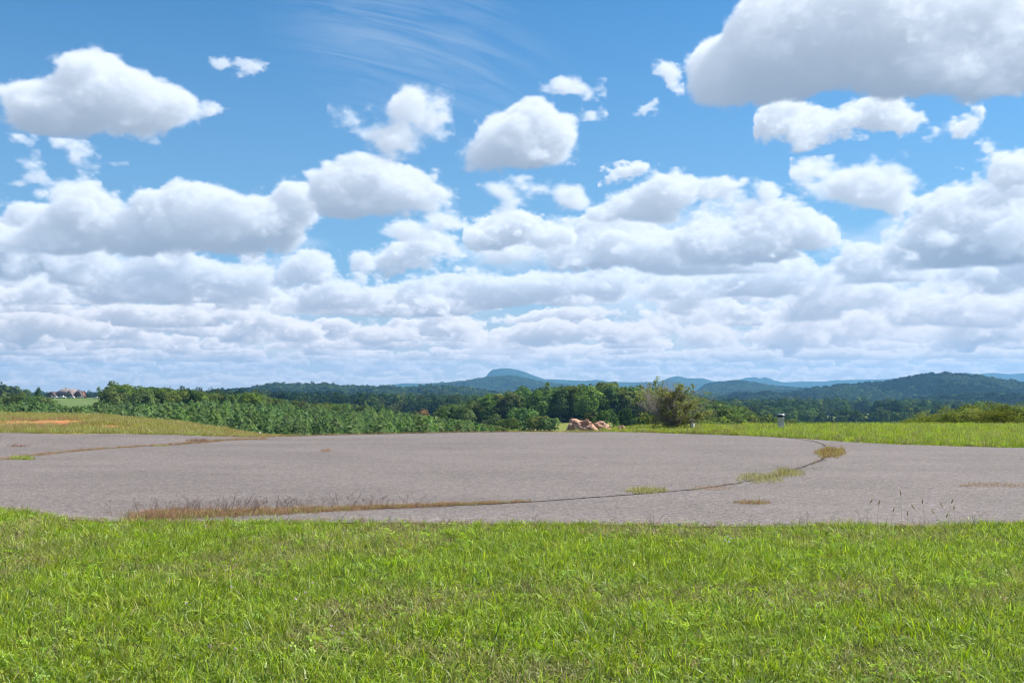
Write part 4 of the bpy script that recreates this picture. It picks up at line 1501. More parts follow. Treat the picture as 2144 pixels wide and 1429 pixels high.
def clover(seed, n=12):
    rs = np.random.RandomState(seed)
    V_, F3, T_ = [], [], []
    k = 0
    for q in range(n):
        a, r_ = rs.uniform(0, 6.28), 0.08 * math.sqrt(rs.uniform(0, 1))
        c = Vector((r_ * math.cos(a), r_ * math.sin(a), rs.uniform(0.03, 0.075)))
        tn = Vector((rs.uniform(-.5, .5), rs.uniform(-.5, .5), 1)).normalized()
        x_ = tn.orthogonal().normalized()
        y_ = tn.cross(x_)
        t0 = rs.uniform(.2, 1)
        for m in range(3):
            b2 = m * 2.094 + q
            d_ = x_ * math.cos(b2) + y_ * math.sin(b2)
            e_ = x_ * -math.sin(b2) + y_ * math.cos(b2)
            s = 0.013
            ring = [c + d_ * s * 0.1, c + d_ * s * .9 + e_ * s * .62, c + d_ * s * 1.45 + e_ * s * .35, c + d_ * s * 1.3, c + d_ * s * 1.45 - e_ * s * .35, c + d_ * s * .9 - e_ * s * .62]
            V_ += [tuple(p) for p in ring]
            T_ += [t0] * 6
            F3 += [(k, k + 1, k + 2), (k, k + 2, k + 3), (k, k + 3, k + 4), (k, k + 4, k + 5)]
            k += 6
    return mesh_np('clover_tuft', V_, np.array(F3), M_clover, False, np.array(T_))


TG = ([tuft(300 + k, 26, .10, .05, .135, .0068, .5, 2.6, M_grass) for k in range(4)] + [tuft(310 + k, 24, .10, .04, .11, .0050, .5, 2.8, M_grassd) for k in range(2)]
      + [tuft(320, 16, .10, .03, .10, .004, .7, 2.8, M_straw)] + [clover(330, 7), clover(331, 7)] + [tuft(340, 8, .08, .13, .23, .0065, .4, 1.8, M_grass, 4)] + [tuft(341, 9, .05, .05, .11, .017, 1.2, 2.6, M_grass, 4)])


def lawn_points():
    rs = np.random.RandomState(70)
    n = 46000
    y = 3.2 + (13.6 - 3.2) * rs.uniform(0, 1, n) ** 0.85
    x = rs.uniform(-1, 1, n) * (0.56 * y + 1.6)
    m = 3500                       # thicker along the edge of the asphalt
    xe = rs.uniform(-9, 9, m)
    x = np.r_[x, xe]
    y = np.r_[y, np.array([YF(q) + edge_noise(q, 3) for q in xe]) + rs.normal(-.06, .08, m)]
    n += m
    fe = np.array([YF(q) + edge_noise(q, 3) for q in x])
    k = y < fe + 0.10 * fbm(x * 3, y * 0, 12, 3) + rs.uniform(-.2, .10, n)
    x, y, fe = x[k], y[k], fe[k]
    return x, y, fe, rs


x, y, fe, rs = lawn_points()
n = len(x)
patch = fbm(x * 0.9, y * 0.9, 21, 4)
patch2 = fbm(x * 1.8 + 50, y * 1.8, 22, 3)
edge = np.clip(1 - (fe - y) / 0.9, 0, 1) * (x < 2.6 + vn(x, y, 4)) * (x > -5.2)
u = rs.uniform(0, 1, n)
idx = rs.randint(0, 4, n)
dull = (patch > 0.10) & (u < 0.55)
idx = np.where(dull, rs.randint(4, 6, n), idx)
dry = (u > 0.91 - 0.16 * (patch > 0.26)) | ((edge > 0.15) & (u > 0.52) & (u < 0.86))
idx = np.where(dry, 6, idx)
cl = rs.uniform(0, 1, n) < np.where(patch2 > 0.15, 0.10, 0.02)
idx = np.where(cl, rs.randint(7, 9, n), idx)
tallk = rs.uniform(0, 1, n) < np.where(fe - y < .4, 0.09, 0.05)
idx = np.where(tallk, 9, idx)
idx = np.where(rs.uniform(0, 1, n) < np.where(patch2 < -0.1, 0.16, 0.04), 10, idx)
s = rs.uniform(0.75, 1.25, n) * (1 + 0.25 * fbm(x * 1.3, y * 1.3, 24, 3)) * np.where(fe - y < 0.5, 0.85, 1.0)
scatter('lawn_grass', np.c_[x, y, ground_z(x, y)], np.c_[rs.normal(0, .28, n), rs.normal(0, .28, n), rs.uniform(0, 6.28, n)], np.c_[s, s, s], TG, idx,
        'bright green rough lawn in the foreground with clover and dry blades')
print('lawn', n)

# verge beyond the pavement, right and centre
TV = ([tuft(350 + k, 34, .20, .12, .30, .011, .2, 1.5, M_grass) for k in range(3)] + [tuft(355, 30, .2, .12, .28, .010, .2, 1.6, M_grassd)] + [tuft(356, 22, .2, .10, .34, .009, .2, 1.2, M_straw)]
      + [tuft(357 + k, 34, .20, .10, .26, .011, .2, 1.4, M_gold) for k in range(2)] + [tuft(360, 26, .2, .06, .2, .010, .3, 1.6, M_rust)])
rs = np.random.RandomState(71)
n = 30000
y = rs.uniform(23, 50, n)
x = rs.uniform(-1, 1, n) * (0.56 * y + 3)
c, _d = col_of(x, y)
fb = np.array([YB(q) for q in x])
k = (y > fb + 0.1 + 0.25 * vn(x * 1.5, y * 0, 44)) & (c > 1150) & (y < 49)
k &= ~((c < 1200) & (rs.uniform(0, 1, n) < (1200 - c) / 60))
x, y, c, fb = x[k], y[k], c[k], fb[k]
n = len(x)
u = rs.uniform(0, 1, n)
idx = rs.randint(0, 3, n)
idx = np.where(u < 0.30, 3, idx)
idx = np.where(u > 0.93, 4, idx)
idx = np.where((c < 1560) & (u > 0.62), 5, idx)
nearedge = y - fb < 0.6
s = rs.uniform(0.6, 1.05, n) * np.where(nearedge, 0.55, 1.0) * np.where(c < 1350, np.clip((c - 1150) / 50, 0.4, 0.9), 0.85)
idx = np.where(nearedge & (u < .8), rs.randint(0, 3, n), idx)
scatter('verge_grass', np.c_[x, y, ground_z(x, y)], np.c_[rs.normal(0, .1, n), rs.normal(0, .1, n), rs.uniform(0, 6.28, n)], np.c_[s, s, s], TV, idx,
        'long green grass on the verge beyond the pavement')
print('verge', n)

# yellowing mound at the left
rs = np.random.RandomState(72)
n = 36000
y = rs.uniform(29, 50, n)
x = rs.uniform(-32, -3.5, n)
c, _d = col_of(x, y)
fb = np.array([YB(q) for q in x])
k = (y > fb + 0.05) & (c < 640) & (c > -260)
k &= ~((c > 545) & (rs.uniform(0, 1, n) < (c - 545) / 95))
cm_ = clay(x, y)
k &= rs.uniform(0, 1, n) > cm_ * 1.02
x, y, c, fb, cm_ = x[k], y[k], c[k], fb[k], cm_[k]
n = len(x)
u = rs.uniform(0, 1, n)
pt = fbm(x * 0.5, y * 0.25, 81, 4)
idx = rs.randint(5, 7, n)
idx = np.where((u < 0.30) | ((y - fb < 1.6) & (u < .7)), 3, idx)
idx = np.where(u > 0.86, 4, idx)
idx = np.where((pt > -0.02) & (u > 0.40) & (y - fb > 1.2) & (y < 41), 7, idx)
s = rs.uniform(0.5, 0.9, n) * np.where(cm_ > 0.15, 0.5, 1.0) * np.where(c > 480, 0.7, 1.0)
scatter('mound_grass', np.c_[x, y, ground_z(x, y)], np.c_[rs.normal(0, .1, n), rs.normal(0, .1, n), rs.uniform(0, 6.28, n)], np.c_[s, s, s], TV, idx,
        'yellowing dry grass on the low mound left of the pavement')
print('mound', n)

# ------------------------------------------------------------------ weeds in the pavement
def weed_clump(px, py, wpx, hpx, n, mats, h0, h1, label, w=0.006, seed=0, cat='weed clump', ragged=0.35):
    """blades of several colours rooted in an uneven patch of the given size in the picture"""
    x0, y0 = on_flat(px, py)
    reach = (h0 + h1) / 2 * 0.55
    rx = max(.06, wpx / FPX * y0 / 2 - reach)
    hh_ = max(2.0, hpx - (h0 + h1) / 2 * 0.8 * FPX / y0)
    py = py + (hpx - hh_) / 2
    x0, y0 = on_flat(px, py)
    ya, yb = on_flat(px, py + hh_ / 2)[1], on_flat(px, py - hh_ / 2)[1]
    ry = (yb - ya) / 2
    t_ = thing('weed_clump', label, cat, (x0, y0, 0.034 + max(0, float(ground_z(np.array([x0]), np.array([y0]))[0]))))
    rs_ = np.random.RandomState(seed)
    for (mat, share, nm) in mats:
        m = int(n * share)
        cx = []
        while len(cx) < m:
            a, b2 = rs_.uniform(-1, 1, 2)
            rr_ = math.hypot(a, b2) + ragged * mnoise.noise(Vector((a * 2.5, b2 * 2.5, seed + 0.5)))
            if rr_ < 1 and rs_.uniform() > (rr_ ** 3) * (0.5 if nm == 'rim' else 0.85):
                cx.append((a * rx + x0 * b2 * ry / y0, b2 * ry))
        V_, F3, F4, T_ = blades(rs_, m, 0, h0, h1, w, .3, 2.2, 3, 1.0, cx)
        link(nm, mesh_np(nm, V_, [np.array(F3), np.array(F4).reshape(-1, 4)], mat, False, np.array(T_)), t_)['kind'] = 'stuff'
    return t_


GR, GD, ST, RU = M_grass, M_grassd, M_straw, M_rust
weed_clump(1738, 946, 76, 30, 1700, [(M_gold, .45, 'green_blades'), (RU, .55, 'dry_blades')], .05, .17, 'round rusty green weed clump on the right bend of the seam', seed=1, w=.008)
weed_clump(1590, 1002, 118, 30, 1700, [(GD, .35, 'green_blades'), (M_gold, .35, 'gold_blades'), (ST, .3, 'dry_blades')], .04, .14, 'long olive weed clump along the seam below the round one', seed=2)
weed_clump(1648, 990, 84, 28, 1100, [(GD, .4, 'green_blades'), (M_gold, .4, 'gold_blades'), (ST, .2, 'dry_blades')], .05, .14, 'small olive weed clump at the upper end of the long one', seed=12)
weed_clump(1495, 1024, 104, 15, 900, [(RU, .5, 'dry_blades'), (ST, .5, 'pale_blades')], .02, .07, 'low dry brown weeds on the seam between the two green clumps', seed=3, w=.005)
weed_clump(1352, 1028, 104, 22, 1200, [(GD, .7, 'green_blades'), (ST, .3, 'dry_blades')], .04, .13, 'green weed clump on the seam near the middle of the pavement', seed=4)
weed_clump(1575, 1054, 100, 15, 800, [(GD, .45, 'green_blades'), (RU, .55, 'dry_blades')], .03, .10, 'sparse brown green weeds in front of the seam, right of centre', seed=5, w=.005)
weed_clump(2075, 1018, 170, 14, 2600, [(ST, .5, 'pale_blades'), (RU, .5, 'dry_blades')], .015, .05, 'flat strip of dry orange grass at the right edge of the pavement', seed=6, w=.006)
weed_clump(683, 944, 34, 10, 320, [(RU, .7, 'dry_blades'), (ST, .3, 'pale_blades')], .03, .10, 'small isolated tuft of dry grass on the left half of the pavement', seed=7, w=.006)
weed_clump(48, 960, 66, 12, 900, [(GR, .6, 'green_blades'), (GD, .4, 'dull_blades')], .05, .14, 'green weed clump on the left seam at the picture edge', seed=8)
weed_clump(40, 936, 66, 4, 300, [(M_twig, .6, 'twigs'), (RU, .4, 'dry_blades')], .04, .16, 'dark dry weeds on the far left of the road', seed=9)
weed_clump(415, 926, 66, 5, 420, [(RU, .6, 'dry_blades'), (M_twig, .4, 'twigs')], .05, .18, 'rusty weeds on the upper end of the left seam', seed=10)
weed_clump(340, 935, 50, 3, 220, [(GD, 1.0, 'green_blades')], .03, .08, 'thin green weeds on the left seam beside the rusty ones', seed=11)

# dry growth strung along the seams
TS = [tuft(370, 26, .12, .03, .12, .005, .5, 2.3, M_rust), tuft(371, 22, .12, .03, .10, .005, .5, 2.3, M_straw), tuft(372, 22, .12, .03, .10, .005, .4, 2.0, M_grassd)]


def stalk_mesh(seed):
    """a dead, forked weed stalk"""
    r = random.Random(seed)
    mb = MB()
    for q in range(3):
        p = Vector((r.uniform(-.05, .05), r.uniform(-.05, .05), -0.01))
        d_ = Vector((r.uniform(-.5, .5), r.uniform(-.5, .5), 1)).normalized()
        H = r.uniform(.09, .26)
        pts = [p]
        for k in range(4):
            d_ = (d_ + Vector((r.uniform(-.35, .35), r.uniform(-.35, .35), 0))).normalized()
            pts.append(pts[-1] + d_ * H / 4)
        mb.tube(pts, [.0017, .0015, .0013, .0011, .0007], 3, False)
        for k in range(1, 4):
            for z in range(r.randint(1, 2)):
                a = r.uniform(0, 6.28)
                e_ = pts[k] + Vector((math.cos(a), math.sin(a), r.uniform(.3, 1.0))) * r.uniform(.025, .06)
                mb.tube([pts[k], e_], [.0012, .0006], 3, False)
    return mb.mesh('stalk', M_twig)


TT_ = TS + [stalk_mesh(400 + k) for k in range(4)]


def along(curve_pts, lo_, hi_, n, spread, rs_):
    P_ = np.array(curve_pts)
    k = rs_.randint(int(lo_ * (len(P_) - 1)), int(hi_ * (len(P_) - 1)), n)
    q = P_[k] + rs_.normal(0, 1, (n, 2)) * np.array(spread)
    return q


rs = np.random.RandomState(73)
# front left: a thick band of dead weeds against the seam
fx = [(px, py) for px, py in ((1100, 1054), (1000, 1059), (880, 1064), (760, 1069), (640, 1074), (520, 1079), (430, 1083), (350, 1085), (300, 1086))]
fxp = [on_flat(*q) for q in fx]
seg = []
for a, b2 in zip(fxp[:-1], fxp[1:]):
    for k in range(40):
        seg.append((a[0] + (b2[0] - a[0]) * k / 40, a[1] + (b2[1] - a[1]) * k / 40))
n = 2300
t_ = rs.uniform(0, 1, n) ** 0.8
sp_i = (t_ * (len(seg) - 1)).astype(int)
P_ = np.array(seg)[sp_i]
wd = 0.05 + 0.22 * t_
P_ = P_ + rs.normal(0, 1, (n, 2)) * np.c_[np.full(n, .12), wd * 0.8] + np.c_[np.zeros(n), 0.10 * t_]
u = rs.uniform(0, 1, n)
idx = np.where(u < .40, 0, np.where(u < .68, 1, np.where(u < .97, 2, rs.randint(3, 7, n))))
s = rs.uniform(.65, 1.3, n) * (0.5 + 0.45 * t_) * np.where(idx >= 3, .55, 1)
o1 = scatter('dry_weeds', np.c_[P_, np.full(n, .032)], np.c_[rs.normal(0, .1, n), rs.normal(0, .1, n), rs.uniform(0, 6.28, n)], np.c_[s, s, s], TT_, idx,
             'band of dead brown weeds along the front left seam')
# bare stalks standing behind it on the asphalt
n = 100
t_ = np.clip(rs.normal(.68, .2, n), 0.12, 1)
P_ = np.array(seg)[(t_ * (len(seg) - 1)).astype(int)] + np.c_[rs.normal(0, .2, n), np.abs(rs.normal(0.1, .38, n))]
s = rs.uniform(.7, 1.35, n)
scatter('dead_stalks', np.c_[P_, np.full(n, .034)], np.c_[rs.normal(0, .15, n), rs.normal(0, .15, n), rs.uniform(0, 6.28, n)], np.c_[s, s, s], TT_, rs.randint(3, 7, n),
        'thin dark dead stalks standing on the asphalt at the front left')
# thin growth along the rest of both seams and along the far edge
q1 = along(S2, 0, 1, 950, (.16, .13), rs)
q2 = along(S1, .28, .75, 90, (.04, .03), rs)
xe = rs.uniform(-9.5, 3.2, 520)
q3 = np.c_[xe, [YB(v) + 0.03 for v in xe]] + rs.normal(0, .06, (520, 2))
q = np.concatenate([q1, q2, q3])
n = len(q)
zz = 0.032 + np.maximum(0, ground_z(q[:, 0], q[:, 1]))
u = rs.uniform(0, 1, n)
idx = np.where(u < .45, 0, np.where(u < .8, 1, 2))
s = rs.uniform(.4, 1.0, n)
scatter('seam_weeds', np.c_[q, zz], np.c_[np.zeros(n), np.zeros(n), rs.uniform(0, 6.28, n)], np.c_[s, s, s], TS, idx, 'thin dry weeds along the seams and far edge of the pavement')
# right front edge: thin stalks and fine dry grass leaning over the asphalt
n = 34
x = rs.uniform(-3, 8, n)
y = np.array([YF(v) for v in x]) - rs.uniform(0, .35, n)
s = rs.uniform(.6, 1.3, n)
scatter('edge_stalks', np.c_[x, y, np.zeros(n)], np.c_[rs.normal(0, .15, n), rs.normal(0, .15, n), rs.uniform(0, 6.28, n)], np.c_[s, s, s], TT_[3:], rs.randint(0, 4, n),
        'thin dry stalks along the front edge of the lawn')

# runners and dry tufts creeping from the lawn over the broken edge
n = 520
x = rs.uniform(-8, 8, n)
y = np.array([YF(v) + edge_noise(v, 3) for v in x]) + np.abs(rs.normal(0, .11, n)) * (1 + fbm(x * 1.7, x * 0, 33, 2)) - .03
s = rs.uniform(.35, .85, n)
scatter('edge_weeds', np.c_[x, y, np.full(n, .028)], np.c_[rs.normal(0, .2, n), rs.normal(0, .2, n), rs.uniform(0, 6.28, n)], np.c_[s, s, s * .7],
        [TS[0], TS[1], TS[2], TG[0]], rs.choice([0, 1, 2, 3], n, p=[.3, .3, .2, .2]), 'dry weeds creeping from the lawn over the front edge of the asphalt')

# foxtail seed heads at the right
M_seed = simple('seed_head', (0.42, 0.30, 0.14), 0.8, 0.2, 30)
M_stem = simple('grass_stem', (0.38, 0.36, 0.15), 0.7, 0.2, 10)


def foxtail(px, py_top, Y, label, seed):
    r = random.Random(seed)
    x, _, z = world_pt(px, py_top, Y)
    lean = r.uniform(-.10, .10)
    base_x = x - lean
    t_ = thing('foxtail_grass', label, 'seed head', (base_x, Y, 0.0), 0, 'foxtail seed heads at the front edge')
    mb = MB()
    pts = [(0, 0, -.02), (lean * .2, .01, z * .5), (lean * .7, .02, z * .85), (lean, .03, z)]
    mb.tube(pts, [.002, .0017, .0014, .001], 4, False)
    mb.build('stem', M_stem, t_)
    hb = MB()
    d_ = Vector((lean * .5 + r.uniform(-.01, .01), 0, .05)).normalized()
    p = Vector(pts[-1])
    hb.tube([p - d_ * .012, p, p + d_ * .022, p + d_ * .04, p + d_ * .05], [.001, .0055, .006, .0045, .001], 6)
    for k in range(26):
        q = p + d_ * r.uniform(-.005, .046)
        a = r.uniform(0, 6.28)
        hb.tube([q, q + Vector((math.cos(a) * .011, math.sin(a) * .011, .009))], [.0008, .0004], 3, False)
    hb.build('head', M_seed, t_)


for k, (px, py) in enumerate([(1824, 1052), (1842, 1055), (1888, 1035), (1916, 1064), (1934, 1053), (1975, 1060), (1995, 1052), (2000, 1066), (1902, 1078), (1984, 1082), (1872, 1070), (1958, 1074)]):
    foxtail(px, py, 11.0 + (k % 3) * .12, 'thin stalk with small tan seed head at the lawn edge, right', 500 + k)

# clover heads, a white aster and a dandelion clock in the lawn
M_cl = simple('clover_flower', (0.72, 0.58, 0.55), 0.8, 0.2, 60)
M_white = simple('white_petal', (0.82, 0.82, 0.76), 0.7, 0.05, 30)
M_clock = simple('dandelion_down', (0.62, 0.64, 0.58), 0.9, 0.1, 60)


def flower(name, px, py, label, cat, mat, r0, hh, seed, group=None, rays=0):
    x, y = on_flat(px, py)
    y *= (CAMH - hh) / CAMH
    x *= (CAMH - hh) / CAMH
    t_ = thing(name, label, cat, (x, y, 0), 0, group)
    mb = MB()
    mb.tube([(0, 0, 0), (.004, 0, hh * .5), (0, 0, hh)], [.0015, .0013, .0012], 4, False)
    mb.build('stem', M_stem, t_)
    hb = MB()
    r = random.Random(seed)
    for k in range(rays or 46):
        d_ = Vector((r.gauss(0, 1), r.gauss(0, 1), r.gauss(0, 1))).normalized()
        if d_.z < -.4:
            d_.z = -d_.z
        w = Vector((r.gauss(0, 1), r.gauss(0, 1), r.gauss(0, 1))).cross(d_).normalized() * r0 * .25
        c = Vector((0, 0, hh))
        hb.add([c + d_ * r0 * .2, c + d_ * r0 * .8 + w, c + d_ * r0 * 1.1, c + d_ * r0 * .8 - w], f4=[(0, 1, 2, 3)])
    hb.build('head', mat, t_)


for k, (px, py) in enumerate([(619, 1253), (440, 1352), (493, 1358), (718, 1325), (390, 1262), (136, 1202), (640, 1240), (655, 1220), (484, 1228), (694, 1310)]):
    flower('clover_flower', px, py, 'small pale pink clover head in the left half of the lawn', 'flower', M_cl, .011, .09, 600 + k, 'clover heads in the lawn')
for k, (px, py) in enumerate([(1518, 1130), (1524, 1122), (1530, 1127), (1526, 1134)]):
    flower('aster_flower', px, py, 'tiny white flower in the cluster near the top of the lawn, right', 'flower', M_white, .012, .11, 650 + k, 'white flower cluster')
flower('dandelion', 1423, 1098, 'pale round dandelion clock at the lawn edge', 'flower', M_clock, .02, .10, 660, rays=120)

# ------------------------------------------------------------------ boulders
m_r, b_, out = new_mat('red_rock')
pos = b_.n('ShaderNodeTexCoord').outputs['Object']
f1 = b_.noise(pos, 3.0, 7.0, 0.65)
f2 = b_.noise(pos, 11.0, 5.0, 0.7)
cc = b_.mix(b_.ramp(f1, 0.35, 0.65), (0.36, 0.185, 0.130), (0.72, 0.44, 0.28))
cc = b_.mix(b_.ramp(f2, 0.52, 0.70), cc, (0.72, 0.56, 0.46))
cc = b_.mix(b_.ramp(f2, 0.42, 0.28), cc, (0.20, 0.10, 0.07))
bp = b_.n('ShaderNodeBump')
bp.inputs['Strength'].default_value = 0.8
bp.inputs['Distance'].default_value = 0.05
b_.put(bp.inputs['Height'], b_.m('ADD', f1, f2))
bsdf(b_, out, cc, 0.9, 0.2, bp.outputs[0])
M_rock = m_r


def boulder(name, px0, px1, ptop, pbot, Y, label, prof, seed, mat=M_rock, deep=0.6, cat='boulder'):
    """prof: outline of the top, left to right, 0..1 of the height"""
    x0, x1 = at(px0, Y), at(px1, Y)
    zt, zb = z_at(ptop, Y), z_at(pbot, Y)
    cx = (x0 + x1) / 2
    zg = gz1(cx, Y)
    zb = min(zb, zg) - 0.05
    bm = bmesh.new()
    bmesh.ops.create_icosphere(bm, subdivisions=5, radius=1.0)
    W2, Hh = (x1 - x0) / 2 * 1.1, zt - zb
    for v in bm.verts:
        p = v.co.copy()
        # squarer than a ball
        for ax in range(3):
            p[ax] = math.copysign(abs(p[ax]) ** (0.55, 0.9, 0.85)[ax], p[ax])
        u_ = (p.x + 1) / 2
        k = min(len(prof) - 1.001, max(0, u_ * (len(prof) - 1)))
        pt_ = prof[int(k)] * (1 - k % 1) + prof[int(k) + 1] * (k % 1)
        z = (p.z + 0.6) / 1.6
        q = Vector((p.x * W2, p.y * W2 * deep, z * Hh * pt_ if z > 0 else z * Hh * .4))
        s = Vector((q.x * 2.4, q.y * 2.4, q.z * 3.2)) + Vector((seed, 0, 0))
        cellf = mnoise.voronoi(s)[0]
        dsp = 0.08 * mnoise.fractal(s * 1.4, 0.8, 2.0, 6) + 0.17 * (cellf[1] - cellf[0]) - 0.09 - 0.10 * max(0.0, mnoise.noise(s * 0.8 + Vector((5, 0, 0))) - .15)
        nrm = Vector((p.x, p.y, p.z * .6)).normalized()
        v.co = q + nrm * dsp * min(1.0, Hh * 1.8)
    me = bpy.data.meshes.new(name)
    bm.to_mesh(me)
    bm.free()
    me.materials.append(mat)
    for p_ in me.polygons:
        p_.use_smooth = False
    o = link(name, me, None, (cx, Y, zb))
    return tag(o, label, cat)


boulder('boulder', 1188, 1257, 875.5, 898, 39.0, 'larger red boulder with steep left face beside the pavement', [.80, 1.0, 1.0, 1.0, .98, .95, .90, .80, .60, .42, .35], 3.3, deep=.55)
boulder('boulder', 1226, 1281, 881, 895, 40.0, 'lower rounded red boulder leaning behind the larger one', [.3, .55, .8, .92, 1, 1, 1, 1, .95, .8, .6], 7.1)
boulder('boulder', 1222, 1250, 888, 894, 38.3, 'small flat red rock wedged in front between the two boulders', [.6, .9, 1, .9, .5], 9.7)
boulder('rock', 1288, 1312, 887.5, 894, 39.0, 'flat red soil covered rock right of the boulders', [.3, .8, 1, .9, .4], 11.2, cat='rock')
M_pale = simple('pale_stone', (0.62, 0.60, 0.56), 0.8, 0.12, 8)
boulder('stone', 541, 550, 903, 907.5, 38.0, 'small white stone on the end of the mound', [.6, 1, 1, .6], 15.0, M_pale, cat='stone')

# ------------------------------------------------------------------ pipes in the verge
M_pvc = simple('white_pvc', (0.84, 0.85, 0.84), 0.45, 0.06, 5, 0.5)
M_cap = simple('black_rubber', (0.035, 0.037, 0.04), 0.5, 0.2, 8, 0.4)
M_alu = simple('dull_metal', (0.42, 0.46, 0.50), 0.4, 0.1, 8, 0.5, 0.6)
Yp = 40.0
x, _, zt = world_pt(1635, 866, Yp)
zg = gz1(x, Yp)
w = 8.3 / FPX * Yp
t_ = thing('vent_pipe', 'stout white pipe with wide dark cap standing in the verge grass', 'vent pipe', (x, Yp, zg))
H = zt - zg
mb = MB()
mb.lathe([(w * .80, -.1), (w * .80, H * .72), (w * .86, H * .72), (w * .86, H * .78), (w * .5, H * .78)], 24)
mb.build('pipe', M_pvc, t_, smooth=False)
mb = MB()
mb.lathe([(w * .5, H * .77), (w * .98, H * .79), (w * 1.04, H * .84), (w * 1.04, H * .93), (w * .9, H * .935)], 24)
mb.build('collar', M_cap, t_)
mb = MB()
mb.lathe([(w * .9, H * .93), (w * 1.06, H * .932), (w * 1.0, H * .965), (w * .7, H * .99), (w * .05, H)], 24)
mb.build('lid', M_alu, t_)
mb = MB()
mb.tube([(w * .35, -w * .88, H * .70), (w * .35, -w * .98, H * .70)], w * .13, 8)
mb.tube([(w * .35, -w * .93, H * .70), (w * .35, -w * .93, H * .80)], w * .06, 6)
mb.build('latch', M_alu, t_)
x, _, zt = world_pt(1449, 876, 41.0)
zg = gz1(x, 41.0)
w = 5.6 / FPX * 41
H = zt - zg
t_ = thing('cleanout_pipe', 'short white pipe with rounded cap beside the shrub foot', 'pipe', (x, 41.0, zg))
mb = MB()
mb.lathe([(w * .85, -.1), (w * .85, H * .75)], 20)
mb.build('pipe', M_pvc, t_, smooth=True)
mb = MB()
mb.lathe([(w * .85, H * .74), (w, H * .75), (w, H * .90), (w * .85, H * .97), (w * .4, H), (0.001, H)], 20)
mb.build('cap', M_pvc, t_)
t_ = thing('marker_stake', 'thin brown stake right beside the capped white pipe', 'stake', (at(1646, 40.3), 40.3, gz1(at(1646, 40.3), 40.3)))
mb = MB()
mb.box(-.012, .012, -.012, .012, -.1, .34)
mb.build('stake', M_twig, t_)

# ------------------------------------------------------------------ the shrub
Ys = 40.5
sx, _, _ = world_pt(1411, 880, Ys)
M_sb = simple('shrub_bark', (0.30, 0.26, 0.22), 0.9, 0.3, 20)
M_sbp = simple('dead_twig_grey', (0.36, 0.31, 0.28), 0.9, 0.25, 20)
M_sl = leaf_mat('shrub_leaf', (0.10, 0.10, 0.035), (0.46, 0.45, 0.15), 0.42, 0.0, 0.0)
M_slg = leaf_mat('shrub_leaf_bright', (0.12, 0.16, 0.035), (0.34, 0.40, 0.10), 0.35, 0.0, 0.0)
shrub = thing('shrub', 'ragged half bare shrub with sparse yellowish leaves beside the short white pipe', 'shrub', (sx, Ys, gz1(sx, Ys)))
r = random.Random(88)
PXM = Ys / FPX         # metres per photograph pixel there
hb, tb = MB(), MB()
leafc, leafg = [], []


def branch(p, d_, L, rad_, lvl, bare):
    n_ = 5 if lvl == 0 else 4
    pts = [p]
    for k in range(n_):
        d_ = (d_ + Vector((r.gauss(0, .13), r.gauss(0, .13), r.gauss(0.0, .07) - (0.05 if lvl == 0 and k > 2 else 0)))).normalized()
        pts.append(pts[-1] + d_ * L / n_)
    (tb if (bare and lvl > 0) else hb).tube(pts, [rad_ * (1 - .8 * k / n_) for k in range(n_ + 1)], 5 if lvl == 0 else 3, False)
    if lvl < 3:
        for k in range(1, n_ + 1):
            for z in range([2, 2, 2][lvl] + (1 if k > 2 else 0)):
                a = Vector((r.gauss(0, 1), r.gauss(0, 1), r.gauss(0, 1)))
                nd = (d_ * 1.15 + a.normalized() * .95).normalized()
                branch(pts[k], nd, L * r.uniform(.28, .46), rad_ * (1 - .8 * k / n_) * .6 + .0012, lvl + 1, bare or (lvl == 0 and r.random() < .45))
    if lvl >= 2 and not bare:
        for k in range(1, n_ + 1):
            if r.random() < .16:
                (leafg if r.random() < .3 else leafc).append(pts[k] + Vector((r.gauss(0, .02), r.gauss(0, .02), r.gauss(0, .02))))
            if r.random() < .08:
                leafc.append(pts[k] + Vector((r.gauss(0, .04), r.gauss(0, .04), r.gauss(0, .04))))


for k in range(26):
    a = k * 2.4 + r.uniform(-.3, .3)
    sp = r.uniform(.05, 1.35)
    d_ = Vector((math.cos(a) * sp, math.sin(a) * sp * .8, 1.15)).normalized()
    branch(Vector((math.cos(a) * .14 * sp, math.sin(a) * .12 * sp, -.05)), d_, r.uniform(1.0, 1.5), r.uniform(.010, .022), 0, r.random() < .2)
# the long shoot that ends in a leafy tuft at the upper left, and one at the right
for (pts, nl) in ((([.05, 0, .9], [-.20, -.02, 1.55], [-.42, -.05, 1.90], [-.62, -.05, 2.03], [-.82, -.05, 1.80]), 70), (([.2, 0, .7], [.8, 0, 1.35], [1.15, 0, 1.52], [1.55, 0, 1.40]), 50), (([-.2, 0, .6], [-.9, 0, 1.1], [-1.35, 0, 1.2]), 24)):
    hb.tube([Vector(q) for q in pts], [.010, .007, .005, .003, .002][:len(pts)], 4, False)
    for q in range(nl):
        i_ = len(pts) - 2
        t2 = r.random()
        leafg.append(Vector(pts[i_]) * (1 - t2) + Vector(pts[i_ + 1]) * t2 + Vector((r.gauss(0, .05), r.gauss(0, .05), r.gauss(0, .07))))
hb.build('branches', M_sb, shrub)
tb.build('dead_twigs', M_sbp, shrub)
rs = np.random.RandomState(89)
for nm, lst, mt, sz in (('leaves', leafc, M_sl, .042), ('bright_leaves', leafg, M_slg, .05)):
    cen = np.array([tuple(q) for q in lst])
    v, f, tt = cards(rs, cen, np.tile([0., -.3, .8], (len(cen), 1)), sz, rs.uniform(0, 1, len(cen)), 1.7)
    link(nm, mesh_np(nm, v, f, mt, False, tt), shrub)
print('shrub leaves', len(leafc), len(leafg))

